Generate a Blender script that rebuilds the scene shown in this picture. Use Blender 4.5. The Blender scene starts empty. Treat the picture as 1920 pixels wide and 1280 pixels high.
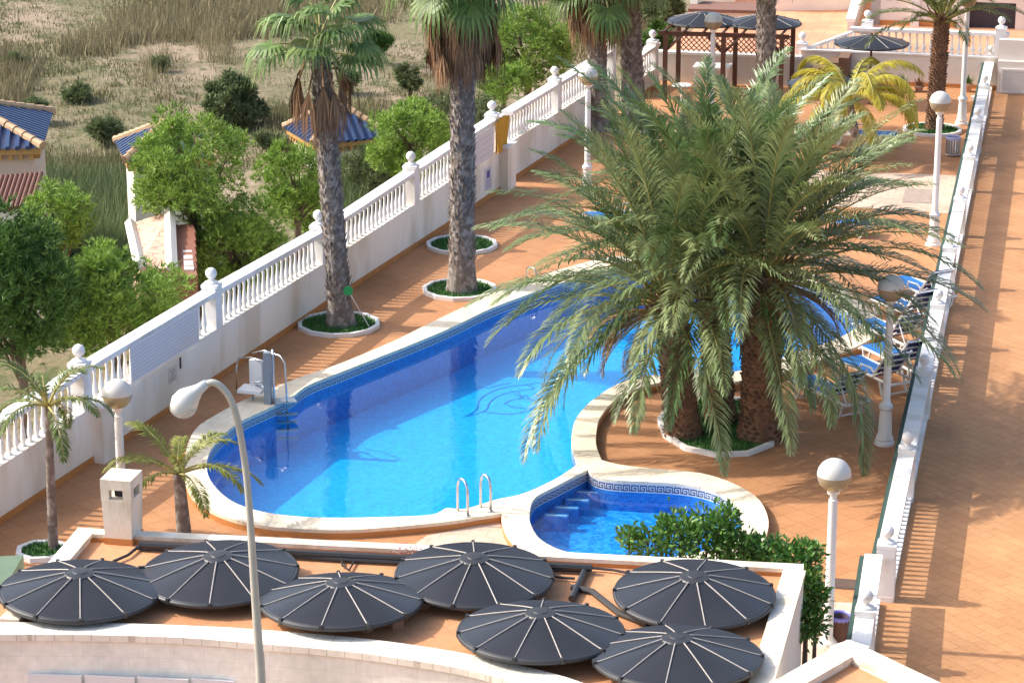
import bpy, math, random
import numpy as np
from mathutils import Vector, Matrix
from mathutils.geometry import tessellate_polygon
random.seed(7)
R = math.radians
PI = math.pi
scene = bpy.context.scene
C = scene.collection

# ------------------------------------------------------------------ camera, light
H = 16.0
TH = R(17.1)
F = 4917.0
cam = bpy.data.cameras.new("camera")
cam.sensor_width = 36.0
cam.lens = F / 1920 * 36
cam.clip_start = 1.0
cam.clip_end = 6000
cam_o = bpy.data.objects.new("camera", cam)
C.objects.link(cam_o)
cam_o.location = (0, 0, H)
cam_o.rotation_euler = (PI / 2 - TH, 0, 0)
scene.camera = cam_o

SUN_EL = R(40)
SUN_AZ = math.atan2(-0.986, 0.17)          # towards the sun, clockwise from +Y
world = bpy.data.worlds.new("World")
scene.world = world
world.use_nodes = True
wn = world.node_tree
bg = wn.nodes['Background']
sky = wn.nodes.new('ShaderNodeTexSky')
sky.sky_type = 'NISHITA'
sky.sun_disc = False
sky.sun_elevation = SUN_EL
sky.sun_rotation = SUN_AZ % (2 * PI)
sky.air_density = 1.0
sky.dust_density = 4.0
sky.ozone_density = 1.0
wn.links.new(sky.outputs[0], bg.inputs[0])
bg.inputs[1].default_value = 0.15
sun = bpy.data.lights.new("sun", 'SUN')
sun.energy = 2.35
sun.angle = R(0.6)
sun.color = (1.0, 0.95, 0.86)
sun_o = bpy.data.objects.new("sun", sun)
C.objects.link(sun_o)
sd = Vector((math.sin(SUN_AZ) * math.cos(SUN_EL), math.cos(SUN_AZ) * math.cos(SUN_EL), math.sin(SUN_EL)))
sun_o.rotation_euler = sd.to_track_quat('Z', 'Y').to_euler()
scene.view_settings.view_transform = 'Standard'
scene.view_settings.look = 'None'
scene.view_settings.exposure = 1.08
scene.view_settings.gamma = 1.0
scene.cycles.max_bounces = 8
scene.cycles.transparent_max_bounces = 24
scene.cycles.caustics_reflective = False

# ------------------------------------------------------------------ pixel -> world helpers (1920x1280 reading of the place)
st, ct = math.sin(TH), math.cos(TH)
def ray(px, py):
    dx = (px - 960) / F; dv = (py - 640) / F
    return Vector((dx, ct - dv * st, -st - dv * ct))
def P(px, py, z=0.0):
    d = ray(px, py); t = (z - H) / d.z
    return Vector((d.x * t, d.y * t, z))
def D(px, py, Y):
    d = ray(px, py); t = Y / d.y
    return Vector((d.x * t, Y, H + d.z * t))
def HT(b, py):                     # z at depth b.y that is seen at row py
    return D(960, py, b.y).z
def scl(Y, py=640):                # metres per pixel at depth Y
    d = ray(960, py); return Y / d.y / F

AX = Vector((0.2239, 1.0462, 0)).normalized()       # main axis of the terrace (runs away from the camera)
BX = Vector((AX.y, -AX.x, 0))                       # across it, to the right
AANG = math.atan2(AX.y, AX.x)

# ------------------------------------------------------------------ objects
def tag(o, label=None, cat=None, group=None, kind=None):
    if label: o['label'] = label
    if cat: o['category'] = cat
    if group: o['group'] = group
    if kind: o['kind'] = kind
    return o
def thing(name, loc, label, cat, group=None):
    o = bpy.data.objects.new(name, None); C.objects.link(o)
    o.location = loc; o.empty_display_size = .2
    o['origin'] = [loc[0], loc[1], loc[2]]
    return tag(o, label, cat, group)
def origin(p):
    while p.parent is not None: p = p.parent
    return Vector(p['origin']) if 'origin' in p.keys() else Vector(p.location)
class MB:
    def __init__(s): s.v = []; s.f = []; s.m = []; s.cm = 0
    def add(s, vs, fs, mi=None):
        n = len(s.v); s.v.extend([tuple(x) for x in vs])
        mi = s.cm if mi is None else mi
        for f in fs: s.f.append(tuple(i + n for i in f)); s.m.append(mi)
        return s
    def box(s, c, sz, rz=0.0, mi=None, M=None):
        hx, hy, hz = sz[0] / 2, sz[1] / 2, sz[2] / 2
        cr, sr = math.cos(rz), math.sin(rz); vs = []
        for z in (-hz, hz):
            for x, y in ((-hx, -hy), (hx, -hy), (hx, hy), (-hx, hy)):
                p = Vector((x * cr - y * sr, x * sr + y * cr, z))
                if M: p = M @ Vector((x, y, z))
                vs.append((c[0] + p[0], c[1] + p[1], c[2] + p[2]))
        return s.add(vs, [(3, 2, 1, 0), (4, 5, 6, 7), (0, 1, 5, 4), (1, 2, 6, 5), (2, 3, 7, 6), (3, 0, 4, 7)], mi)
    def tube(s, pts, r, seg=8, cap=True, mi=None):
        pts = [Vector(p) for p in pts]; n = len(pts)
        rs = r if isinstance(r, (list, tuple)) else [r] * n
        vs = []; pn = None
        for i, p in enumerate(pts):
            t = (pts[min(i + 1, n - 1)] - pts[max(i - 1, 0)])
            if t.length < 1e-9: t = Vector((0, 0, 1))
            t.normalize()
            if pn is None:
                a = Vector((1, 0, 0)) if abs(t.x) < .9 else Vector((0, 1, 0))
                pn = (a - t * a.dot(t)).normalized()
            else:
                pn = (pn - t * pn.dot(t)).normalized()
            b = t.cross(pn)
            for k in range(seg):
                a = 2 * PI * k / seg
                vs.append(p + (pn * math.cos(a) + b * math.sin(a)) * rs[i])
        fs = [(i * seg + k, i * seg + (k + 1) % seg, (i + 1) * seg + (k + 1) % seg, (i + 1) * seg + k) for i in range(n - 1) for k in range(seg)]
        if cap:
            fs.append(tuple(reversed(range(seg)))); fs.append(tuple((n - 1) * seg + k for k in range(seg)))
        return s.add(vs, fs, mi)
    def lathe(s, prof, c=(0, 0, 0), seg=16, mi=None, cap=True):
        vs = []
        for r, z in prof:
            for k in range(seg):
                a = 2 * PI * k / seg
                vs.append((c[0] + r * math.cos(a), c[1] + r * math.sin(a), c[2] + z))
        n = len(prof)
        fs = [(i * seg + k, i * seg + (k + 1) % seg, (i + 1) * seg + (k + 1) % seg, (i + 1) * seg + k) for i in range(n - 1) for k in range(seg)]
        if cap:
            fs.append(tuple(reversed(range(seg)))); fs.append(tuple((n - 1) * seg + k for k in range(seg)))
        return s.add(vs, fs, mi)
    def prism(s, poly, z0, z1, mi=None):
        n = len(poly)
        zs0 = z0 if isinstance(z0, (list, tuple)) else [z0] * n
        zs1 = z1 if isinstance(z1, (list, tuple)) else [z1] * n
        vs = [(p[0], p[1], zs0[i]) for i, p in enumerate(poly)] + [(p[0], p[1], zs1[i]) for i, p in enumerate(poly)]
        fs = [(i, (i + 1) % n, n + (i + 1) % n, n + i) for i in range(n)]
        fs.append(tuple(reversed(range(n)))); fs.append(tuple(range(n, 2 * n)))
        return s.add(vs, fs, mi)
    def wall(s, a, b, th, z0a, z1a, z0b=None, z1b=None, off=0.0, mi=None):
        # upright slab from a to b, th thick (centred + off to the right of a->b)
        z0b = z0a if z0b is None else z0b; z1b = z1a if z1b is None else z1b
        a = Vector((a[0], a[1], 0)); b = Vector((b[0], b[1], 0)); t = (b - a).normalized()
        n = Vector((t.y, -t.x, 0))
        p = [a + n * (off - th / 2), b + n * (off - th / 2), b + n * (off + th / 2), a + n * (off + th / 2)]
        return s.prism([(q.x, q.y) for q in p], [z0a, z0b, z0b, z0a], [z1a, z1b, z1b, z1a], mi)
    def build(s, name, mats, parent=None, smooth=False):
        me = bpy.data.meshes.new(name)
        if not isinstance(mats, (list, tuple)): mats = [mats]
        off = origin(parent) if parent is not None else Vector((0, 0, 0))
        v = np.array(s.v, dtype=np.float64).reshape(-1, 3) - np.array(off[:])
        me.from_pydata([tuple(x) for x in v], [], s.f)
        for m in mats: me.materials.append(m)
        if len(mats) > 1: me.polygons.foreach_set('material_index', s.m)
        if smooth is not False:
            if smooth is True: me.polygons.foreach_set('use_smooth', [True] * len(me.polygons))
            else:
                me.polygons.foreach_set('use_smooth', [True] * len(me.polygons))
                me.set_sharp_from_angle(angle=R(smooth))
        me.update()
        o = bpy.data.objects.new(name, me); C.objects.link(o)
        if parent is not None: o.parent = parent
        return o
def kids(o): return [c for c in bpy.data.objects if c.parent == o]
def copy_tree(o, loc=None, rz=None, label=None, parent=None):
    c = o.copy(); C.objects.link(c); c.parent = parent
    if loc is not None: c.location = loc
    if rz is not None: c.rotation_euler = (0, 0, rz)
    if label: c['label'] = label
    if 'origin' in c.keys() and loc is not None: c['origin'] = [loc[0], loc[1], loc[2]]
    for ch in kids(o):
        if ch is not c: copy_tree(ch, parent=c)
    return c
def lcopy(o, parent, loc, rz=0.0):            # a copy of one part, world position loc
    c = o.copy(); C.objects.link(c); c.parent = parent
    c.location = Vector(loc) - origin(parent); c.rotation_euler = (0, 0, rz)
    return c

# ------------------------------------------------------------------ materials
def mat(name, col, rough=.7, col2=None, nscale=3.0, namt=.5, bump=0.0, bscale=20.0, metal=0.0, island=0.0, spec=.5, detail=6, col3=None, n3=.4, stretch=None, transl=0.0):
    m = bpy.data.materials.new(name); m.use_nodes = True
    nt = m.node_tree; N = nt.nodes; L = nt.links
    b = N['Principled BSDF']; b.inputs['Roughness'].default_value = rough; b.inputs['Metallic'].default_value = metal
    b.inputs['Specular IOR Level'].default_value = spec
    tc = N.new('ShaderNodeTexCoord'); mp = N.new('ShaderNodeMapping')
    L.new(tc.outputs['Object'], mp.inputs[0])
    if stretch: mp.inputs['Scale'].default_value = stretch
    vec = mp.outputs[0]
    out = None
    if col2 is None: col2 = tuple(c * .8 for c in col)
    nz = N.new('ShaderNodeTexNoise'); nz.inputs['Scale'].default_value = nscale; nz.inputs['Detail'].default_value = detail
    nz.inputs['Roughness'].default_value = .6
    L.new(vec, nz.inputs['Vector'])
    rp = N.new('ShaderNodeMapRange'); rp.inputs[1].default_value = .5 - .25 ; rp.inputs[2].default_value = .5 + .25
    rp.inputs[3].default_value = 0; rp.inputs[4].default_value = namt * 2 if namt < .5 else 1
    L.new(nz.outputs[0], rp.inputs[0])
    mx = N.new('ShaderNodeMix'); mx.data_type = 'RGBA'
    mx.inputs[6].default_value = (*col, 1); mx.inputs[7].default_value = (*col2, 1)
    L.new(rp.outputs[0], mx.inputs[0]); out = mx.outputs[2]
    if col3:
        n2 = N.new('ShaderNodeTexNoise'); n2.inputs['Scale'].default_value = n3; n2.inputs['Detail'].default_value = 8
        L.new(vec, n2.inputs['Vector'])
        r2 = N.new('ShaderNodeMapRange'); r2.inputs[1].default_value = .48; r2.inputs[2].default_value = .6
        L.new(n2.outputs[0], r2.inputs[0])
        m2 = N.new('ShaderNodeMix'); m2.data_type = 'RGBA'; m2.inputs[7].default_value = (*col3, 1)
        L.new(r2.outputs[0], m2.inputs[0]); L.new(out, m2.inputs[6]); out = m2.outputs[2]
    if island > 0:
        g = N.new('ShaderNodeNewGeometry')
        r3 = N.new('ShaderNodeMapRange'); r3.inputs[3].default_value = 1 - island; r3.inputs[4].default_value = 1 + island
        L.new(g.outputs['Random Per Island'], r3.inputs[0])
        hs = N.new('ShaderNodeHueSaturation'); L.new(out, hs.inputs['Color']); L.new(r3.outputs[0], hs.inputs['Value'])
        out = hs.outputs[0]
    L.new(out, b.inputs['Base Color'])
    if bump > 0:
        n4 = N.new('ShaderNodeTexNoise'); n4.inputs['Scale'].default_value = bscale; n4.inputs['Detail'].default_value = 5
        L.new(vec, n4.inputs['Vector'])
        bp = N.new('ShaderNodeBump'); bp.inputs['Strength'].default_value = bump; bp.inputs['Distance'].default_value = .02
        L.new(n4.outputs[0], bp.inputs['Height']); L.new(bp.outputs[0], b.inputs['Normal'])
    if transl > 0:
        tr = N.new('ShaderNodeBsdfTranslucent'); L.new(out, tr.inputs[0])
        ms = N.new('ShaderNodeMixShader'); ms.inputs[0].default_value = transl
        L.new(b.outputs[0], ms.inputs[1]); L.new(tr.outputs[0], ms.inputs[2])
        L.new(ms.outputs[0], N['Material Output'].inputs[0])
    return m

def tile_mat(name, c1, c2, mortar, size=.33, rot=45, offset=0.0, upright=False, bright=1.0, rough=.75, msize=.012, stain=(.0, .0), ratio=1.0):
    m = bpy.data.materials.new(name); m.use_nodes = True
    nt = m.node_tree; N = nt.nodes; L = nt.links; b = N['Principled BSDF']
    b.inputs['Roughness'].default_value = rough; b.inputs['Specular IOR Level'].default_value = .3
    tc = N.new('ShaderNodeTexCoord'); mp = N.new('ShaderNodeMapping'); L.new(tc.outputs['Object'], mp.inputs[0])
    mp.inputs['Rotation'].default_value = (0, 0, -(AANG - PI / 2) + R(rot))
    bt = N.new('ShaderNodeTexBrick')
    if upright:
        sx_ = N.new('ShaderNodeSeparateXYZ'); cx_ = N.new('ShaderNodeCombineXYZ'); L.new(tc.outputs['Object'], sx_.inputs[0])
        L.new(sx_.outputs[0], cx_.inputs[0]); L.new(sx_.outputs[2], cx_.inputs[1]); L.new(cx_.outputs[0], bt.inputs[0])
    else: L.new(mp.outputs[0], bt.inputs[0])
    bt.offset = offset
    bt.inputs['Scale'].default_value = 1.0
    bt.inputs['Brick Width'].default_value = size * ratio; bt.inputs['Row Height'].default_value = size
    bt.inputs['Mortar Size'].default_value = msize; bt.inputs['Mortar Smooth'].default_value = .3
    bt.inputs['Color1'].default_value = (*c1, 1); bt.inputs['Color2'].default_value = (*c2, 1); bt.inputs['Mortar'].default_value = (*mortar, 1)
    nz = N.new('ShaderNodeTexNoise'); nz.inputs['Scale'].default_value = .55; nz.inputs['Detail'].default_value = 10; nz.inputs['Roughness'].default_value = .65
    L.new(tc.outputs['Object'], nz.inputs['Vector'])
    mr = N.new('ShaderNodeMapRange'); mr.inputs[1].default_value = .25; mr.inputs[2].default_value = .75
    mr.inputs[3].default_value = .76; mr.inputs[4].default_value = 1.18; L.new(nz.outputs[0], mr.inputs[0])
    n2 = N.new('ShaderNodeTexNoise'); n2.inputs['Scale'].default_value = 9; n2.inputs['Detail'].default_value = 6
    L.new(tc.outputs['Object'], n2.inputs['Vector'])
    m2 = N.new('ShaderNodeMapRange'); m2.inputs[1].default_value = .3; m2.inputs[2].default_value = .7
    m2.inputs[3].default_value = .93; m2.inputs[4].default_value = 1.07; L.new(n2.outputs[0], m2.inputs[0])
    mu = N.new('ShaderNodeMath'); mu.operation = 'MULTIPLY'; L.new(mr.outputs[0], mu.inputs[0]); L.new(m2.outputs[0], mu.inputs[1])
    n3 = N.new('ShaderNodeTexNoise'); n3.inputs['Scale'].default_value = .33; n3.inputs['Detail'].default_value = 12; n3.inputs['Distortion'].default_value = .6
    L.new(tc.outputs['Object'], n3.inputs['Vector'])
    m3 = N.new('ShaderNodeMapRange'); m3.inputs[1].default_value = .53; m3.inputs[2].default_value = .64
    m3.inputs[3].default_value = 1; m3.inputs[4].default_value = .86; L.new(n3.outputs[0], m3.inputs[0])
    mv = N.new('ShaderNodeMath'); mv.operation = 'MULTIPLY'; L.new(mu.outputs[0], mv.inputs[0]); L.new(m3.outputs[0], mv.inputs[1]); mu = mv
    hs = N.new('ShaderNodeHueSaturation'); L.new(bt.outputs[0], hs.inputs['Color']); L.new(mu.outputs[0], hs.inputs['Value'])
    L.new(hs.outputs[0], b.inputs['Base Color'])
    bp = N.new('ShaderNodeBump'); bp.inputs['Strength'].default_value = .25; bp.inputs['Distance'].default_value = .01
    L.new(n2.outputs[0], bp.inputs['Height']); L.new(bp.outputs[0], b.inputs['Normal'])
    return m

M_white = mat('white_paint', (.78, .77, .74), .55, (.70, .68, .64), 2.5, .35, .15, 40)
M_wallin = mat('cream_wall_render', (.88, .83, .75), .8, (.82, .76, .67), 1.3, .35, .3, 60, col3=(.70, .62, .51), n3=.9, stretch=(1, 1, .35))
M_baluster = mat('white_concrete', (.84, .83, .82), .6, (.74, .72, .69), 6, .35, .15, 30, col3=(.68, .65, .60), n3=1.6, stretch=(1, 1, .5))
M_roofwhite = mat('weathered_white_ledge', (.80, .74, .63), .75, (.66, .59, .48), 1.6, .4, .3, 30, col3=(.58, .50, .38), n3=2.2, stretch=(1, 1, .4))
M_block = tile_mat('white_block_wall', (.84, .83, .77), (.81, .80, .74), (.75, .73, .67), .20, 0, .5, upright=True, msize=.006, ratio=2)
M_ledge = tile_mat('white_ledge_tiles', (.84, .80, .71), (.80, .76, .66), (.60, .55, .46), .24, 0, msize=.008)
M_deck = tile_mat('terracotta_terrace_tiles', (.50, .245, .112), (.465, .22, .098), (.38, .178, .082), .42, 40, msize=.010)
M_walk = tile_mat('orange_walkway_paving', (.54, .275, .125), (.49, .24, .105), (.41, .20, .09), .24, 45, .5, msize=.011, ratio=2.0)
M_rooftile = tile_mat('roof_terrace_tiles', (.60, .30, .15), (.56, .265, .125), (.46, .22, .115), .55, 48, msize=.006)
M_beigepave = tile_mat('beige_paving', (.62, .47, .36), (.56, .42, .32), (.42, .32, .25), .3, 0, .5, msize=.008)
M_skirt = mat('terracotta_skirting', (.55, .24, .07), .6, (.42, .17, .05), 3, .45)
M_coping = tile_mat('cream_coping_stone', (.80, .70, .53), (.76, .66, .50), (.60, .50, .38), .5, 0, .5, msize=.006, ratio=1.0)
M_tilewhite = mat('pale_mosaic', (.62, .66, .72), .4)
M_tilenavy = mat('navy_mosaic', (.02, .035, .12), .3)
M_sand = None
M_metal = mat('stainless_steel', (.62, .62, .62), .25, (.5, .5, .5), 4, .3, metal=.9)
M_globe = mat('frosted_globe', (.60, .59, .55), .35, (.52, .51, .47), 4, .35)
M_black = mat('black_plastic', (.022, .023, .026), .45, (.035, .035, .037), 3, .4)
M_wood = mat('dark_brown_timber', (.11, .042, .022), .6, (.07, .03, .02), 6, .5, stretch=(4, 4, .6))
M_grassbed = mat('turf_bed', (.035, .12, .02), .9, (.06, .13, .03), 14, .5, .6, 50)
M_blue = mat('blue_lounger_mesh', (.015, .17, .50), .55, (.012, .14, .42), 8, .4)
M_navy = mat('navy_lounger_mesh', (.01, .02, .13), .55, (.012, .03, .16), 8, .4)
M_plastic = mat('white_plastic', (.80, .79, .76), .35, (.72, .70, .66), 5, .3)
M_dark = mat('dark_opening', (.03, .03, .035), .4)
M_brown = mat('brick_block', (.36, .20, .13), .8)

def glassy(name, tint, mixf=.35, rough=.06):
    m = bpy.data.materials.new(name); m.use_nodes = True; nt = m.node_tree; N = nt.nodes; L = nt.links
    b = N['Principled BSDF']; b.inputs['Base Color'].default_value = (*tint, 1); b.inputs['Roughness'].default_value = rough
    t = N.new('ShaderNodeBsdfTransparent'); t.inputs[0].default_value = (*[min(1, c * 1.5) for c in tint], 1)
    ms = N.new('ShaderNodeMixShader'); ms.inputs[0].default_value = mixf
    L.new(b.outputs[0], ms.inputs[1]); L.new(t.outputs[0], ms.inputs[2]); L.new(ms.outputs[0], N['Material Output'].inputs[0])
    return m
M_amber = glassy('smoky_globe_glass', (.50, .42, .28), .45)
M_clear = glassy('clear_lamp_glass', (.60, .64, .66), .55)

def water_mat(name, tint, bumps=.09):
    m = bpy.data.materials.new(name); m.use_nodes = True; nt = m.node_tree; N = nt.nodes; L = nt.links
    N.remove(N['Principled BSDF'])
    fr = N.new('ShaderNodeFresnel'); ge = N.new('ShaderNodeNewGeometry')
    io = N.new('ShaderNodeMapRange'); io.inputs[3].default_value = 1.33; io.inputs[4].default_value = 1 / 1.33
    L.new(ge.outputs['Backfacing'], io.inputs[0]); L.new(io.outputs[0], fr.inputs[0])
    gl = N.new('ShaderNodeBsdfGlossy'); gl.inputs['Roughness'].default_value = .015
    tr = N.new('ShaderNodeBsdfTransparent'); tr.inputs[0].default_value = (*tint, 1)
    ms = N.new('ShaderNodeMixShader')
    tc = N.new('ShaderNodeTexCoord')
    n1 = N.new('ShaderNodeTexNoise'); n1.inputs['Scale'].default_value = 2.2; n1.inputs['Detail'].default_value = 3
    n2 = N.new('ShaderNodeTexNoise'); n2.inputs['Scale'].default_value = 11; n2.inputs['Detail'].default_value = 2
    mp = N.new('ShaderNodeMapping'); mp.inputs['Scale'].default_value = (1, .6, 1)
    L.new(tc.outputs['Object'], mp.inputs[0]); L.new(mp.outputs[0], n1.inputs['Vector']); L.new(mp.outputs[0], n2.inputs['Vector'])
    ad = N.new('ShaderNodeMath'); ad.operation = 'MULTIPLY_ADD'; ad.inputs[1].default_value = .25
    L.new(n2.outputs[0], ad.inputs[0]); L.new(n1.outputs[0], ad.inputs[2])
    bp = N.new('ShaderNodeBump'); bp.inputs['Strength'].default_value = bumps; bp.inputs['Distance'].default_value = .05
    L.new(ad.outputs[0], bp.inputs['Height'])
    L.new(bp.outputs[0], gl.inputs['Normal']); L.new(bp.outputs[0], fr.inputs['Normal'])
    L.new(fr.outputs[0], ms.inputs[0]); L.new(tr.outputs[0], ms.inputs[1]); L.new(gl.outputs[0], ms.inputs[2])
    L.new(ms.outputs[0], N['Material Output'].inputs[0])
    return m
M_water = water_mat('pool_water', (.76, .96, 1.0))
M_water2 = water_mat('small_pool_water', (.75, .92, 1.0), .16)

def mosaic(name, c1, c2, c3):
    m = bpy.data.materials.new(name); m.use_nodes = True; nt = m.node_tree; N = nt.nodes; L = nt.links
    b = N['Principled BSDF']; b.inputs['Roughness'].default_value = .35
    tc = N.new('ShaderNodeTexCoord'); vo = N.new('ShaderNodeTexVoronoi'); vo.inputs['Scale'].default_value = 16
    L.new(tc.outputs['Object'], vo.inputs['Vector'])
    cr = N.new('ShaderNodeValToRGB'); cr.color_ramp.elements[0].color = (*c1, 1); cr.color_ramp.elements[1].color = (*c3, 1)
    e = cr.color_ramp.elements.new(.5); e.color = (*c2, 1)
    sp = N.new('ShaderNodeSeparateColor'); L.new(vo.outputs['Color'], sp.inputs[0]); L.new(sp.outputs[0], cr.inputs[0])
    L.new(cr.outputs[0], b.inputs['Base Color'])
    return m
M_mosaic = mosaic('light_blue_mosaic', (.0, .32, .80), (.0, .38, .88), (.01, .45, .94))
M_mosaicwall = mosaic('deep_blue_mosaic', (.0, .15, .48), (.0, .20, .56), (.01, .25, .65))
M_mosaic2 = mosaic('small_pool_mosaic', (.0, .20, .64), (.01, .29, .78), (.05, .42, .88))

# ------------------------------------------------------------------ outlines
def cr_closed(pts, n=6):
    out = []; L = len(pts)
    for i in range(L):
        p0, p1, p2, p3 = pts[i - 1], pts[i], pts[(i + 1) % L], pts[(i + 2) % L]
        c1 = len(p1) > 2; c2 = len(p2) > 2
        a, b = Vector(p1[:2]), Vector(p2[:2])
        t1 = (Vector(p2[:2]) - Vector(p0[:2])) * .5 if not c1 else (b - a) * .6
        t2 = (Vector(p3[:2]) - Vector(p1[:2])) * .5 if not c2 else (b - a) * .6
        for k in range(n):
            t = k / n
            h = (2*t**3 - 3*t**2 + 1) * a + (t**3 - 2*t**2 + t) * t1 + (-2*t**3 + 3*t**2) * b + (t**3 - t**2) * t2
            out.append((h.x, h.y))
    return out
def cr_open(pts, n=6):
    out = []; L = len(pts)
    for i in range(L - 1):
        p0, p1, p2, p3 = pts[max(i - 1, 0)], pts[i], pts[i + 1], pts[min(i + 2, L - 1)]
        a, b = Vector(p1), Vector(p2); t1 = (b - Vector(p0)) * .5; t2 = (Vector(p3) - a) * .5
        for k in range(n):
            t = k / n
            out.append((2*t**3 - 3*t**2 + 1) * a + (t**3 - 2*t**2 + t) * t1 + (-2*t**3 + 3*t**2) * b + (t**3 - t**2) * t2)
    out.append(Vector(pts[-1])); return out
ZC = .16
def W(pts, z=ZC): return [P(x, y, z) for x, y in pts]
# seam between the two copings runs down their shared divider
SEAM = [(941, 962), (985, 936), (1040, 905), (1093, 874), (1128, 862)]
main_outer_px = [(1128, 862, 1), (1118, 835), (1118, 810), (1124, 785), (1145, 757), (1173, 737), (1215, 722), (1247, 717), (1330, 722), (1400, 712), (1490, 690), (1600, 652), (1650, 622), (1648, 600), (1600, 555),
                 (1530, 515), (1440, 490), (1300, 478), (1160, 480), (1060, 502), (993, 525), (930, 547), (807, 605), (740, 638), (640, 680), (560, 708), (467, 745), (400, 780), (366, 805), (350, 840), (347, 880), (351, 912), (370, 940), (417, 966), (473, 981), (533, 989), (640, 993), (740, 987), (840, 977), (900, 968), (941, 962, 1)]
main_inner_px = [(1083, 870, 1), (1073, 840), (1072, 815), (1080, 785), (1107, 753), (1157, 720), (1207, 705), (1240, 703), (1330, 700), (1400, 692), (1490, 662), (1570, 634), (1606, 612), (1600, 595), (1560, 560),
                 (1500, 530), (1420, 510), (1300, 500), (1170, 504), (1080, 522), (1010, 545), (923, 577), (850, 612), (767, 647), (640, 697), (578, 722), (545, 745), (500, 767), (453, 789), (415, 818), (392, 850), (388, 880), (400, 908), (430, 936), (467, 952), (510, 962), (567, 968), (640, 970), (740, 968), (803, 965), (825, 959), (838, 952), (873, 953), (930, 936), (980, 925), (1040, 898)]
small_outer_px = [(1128, 862, 1), (1160, 870), (1207, 876), (1280, 882), (1330, 890), (1380, 908), (1420, 933), (1438, 963), (1440, 990), (1428, 1015), (1390, 1045), (1320, 1066), (1240, 1074), (1150, 1074), (1060, 1060), (1005, 1042), (970, 1022), (950, 1000), (941, 975), (941, 962, 1)]
small_inner_px = [(1102, 880, 1), (1118, 893), (1157, 900), (1220, 903), (1280, 907), (1330, 917), (1365, 934), (1385, 956), (1390, 980), (1378, 1005), (1340, 1026), (1270, 1042), (1180, 1046), (1100, 1040), (1050, 1030), (1013, 1010), (996, 985), (993, 962), (1003, 933), (1050, 907)]
def outline(px, n=6): return [P(x, y, ZC) for x, y in cr_closed(px, n)]
def seam_trim(px):     # insert the seam (from (941,962) to (1128,862)) after the last point
    o = cr_closed(px, 6); return o
mo_px = cr_closed(main_outer_px, 6)
# last smoothed span runs from (941,962) back to (1128,862): replace with the seam
mo_px = mo_px[:-6] + SEAM[:-1]
so_px = cr_closed(small_outer_px, 6)
so_px = so_px[:-6] + SEAM[:-1]
MO = [P(x, y, ZC) for x, y in mo_px]; SO = [P(x, y, ZC) for x, y in so_px]
MI = outline(main_inner_px, 6); SI = outline(small_inner_px, 6)
# union outline for the hole in the terrace
UN = [P(x, y, ZC) for x, y in cr_closed(main_outer_px, 6)[:-6]] + [P(x, y, ZC) for x, y in reversed(cr_closed(small_outer_px, 6)[1:-6])]

def cap_faces(polys):
    tri = tessellate_polygon([[Vector((p.x, p.y, 0)) for p in q] for q in polys])
    return [tuple(t) for t in tri]
def flat(mb, polys, z, mi=None, up=True):
    vs = [(p.x, p.y, z) for q in polys for p in q]
    fs = []
    for t in cap_faces(polys):
        a, b, c = (Vector(vs[i]) for i in t)
        n = (b - a).cross(c - a).z
        fs.append(t if (n > 0) == up else tuple(reversed(t)))
    mb.add(vs, fs, mi)
def strip(mb, poly, z0, z1, mi=None):
    n = len(poly)
    vs = [(p.x, p.y, z0) for p in poly] + [(p.x, p.y, z1) for p in poly]
    mb.add(vs, [(i, (i + 1) % n, n + (i + 1) % n, n + i) for i in range(n)], mi)

# ------------------------------------------------------------------ setting: ground, terrace, walkway
GZ = -2.6
def ground_material():
    m = bpy.data.materials.new('dry_scrubland'); m.use_nodes = True; nt = m.node_tree; N = nt.nodes; L = nt.links
    b = N['Principled BSDF']; b.inputs['Roughness'].default_value = .95; b.inputs['Specular IOR Level'].default_value = .1
    tc = N.new('ShaderNodeTexCoord')
    def noise(s, det, sx=1, sy=1):
        mp = N.new('ShaderNodeMapping'); mp.inputs['Scale'].default_value = (sx, sy, 1); L.new(tc.outputs['Object'], mp.inputs[0])
        n = N.new('ShaderNodeTexNoise'); n.inputs['Scale'].default_value = s; n.inputs['Detail'].default_value = det; n.inputs['Roughness'].default_value = .68
        L.new(mp.outputs[0], n.inputs['Vector']); return n.outputs[0]
    def rng(o, a, c):
        r = N.new('ShaderNodeMapRange'); r.inputs[1].default_value = a; r.inputs[2].default_value = c; L.new(o, r.inputs[0]); return r.outputs[0]
    def mix(fac, A, B):
        x = N.new('ShaderNodeMix'); x.data_type = 'RGBA'; L.new(fac, x.inputs[0])
        for s, v in ((6, A), (7, B)):
            if isinstance(v, tuple): x.inputs[s].default_value = (*v, 1)
            else: L.new(v, x.inputs[s])
        return x.outputs[2]
    sand = mix(rng(noise(.35, 8), .35, .65), (.40, .32, .24), (.30, .24, .175))
    sand = mix(rng(noise(5, 8), .4, .62), sand, (.30, .225, .16))
    g = mix(rng(noise(3.5, 8), .35, .65), (.15, .145, .08), (.24, .20, .125))
    c = mix(rng(noise(.22, 10, 1, .55), .42, .54), sand, g)
    c = mix(rng(noise(1.3, 10, 1, .7), .53, .6), c, (.115, .125, .06))
    L.new(c, b.inputs['Base Color'])
    bp = N.new('ShaderNodeBump'); bp.inputs['Strength'].default_value = .9; bp.inputs['Distance'].default_value = .12
    L.new(noise(2.5, 10), bp.inputs['Height']); L.new(bp.outputs[0], b.inputs['Normal'])
    return m
M_ground = ground_material()
mb = MB()
xs = np.concatenate([[-3000, -800, -300], np.arange(-120, 121, 2.5), [300, 800, 3000]])
ys = np.concatenate([[-800, -100, 0], np.arange(20, 260, 2.5), [400, 900, 3500]])
vv = []
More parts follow.
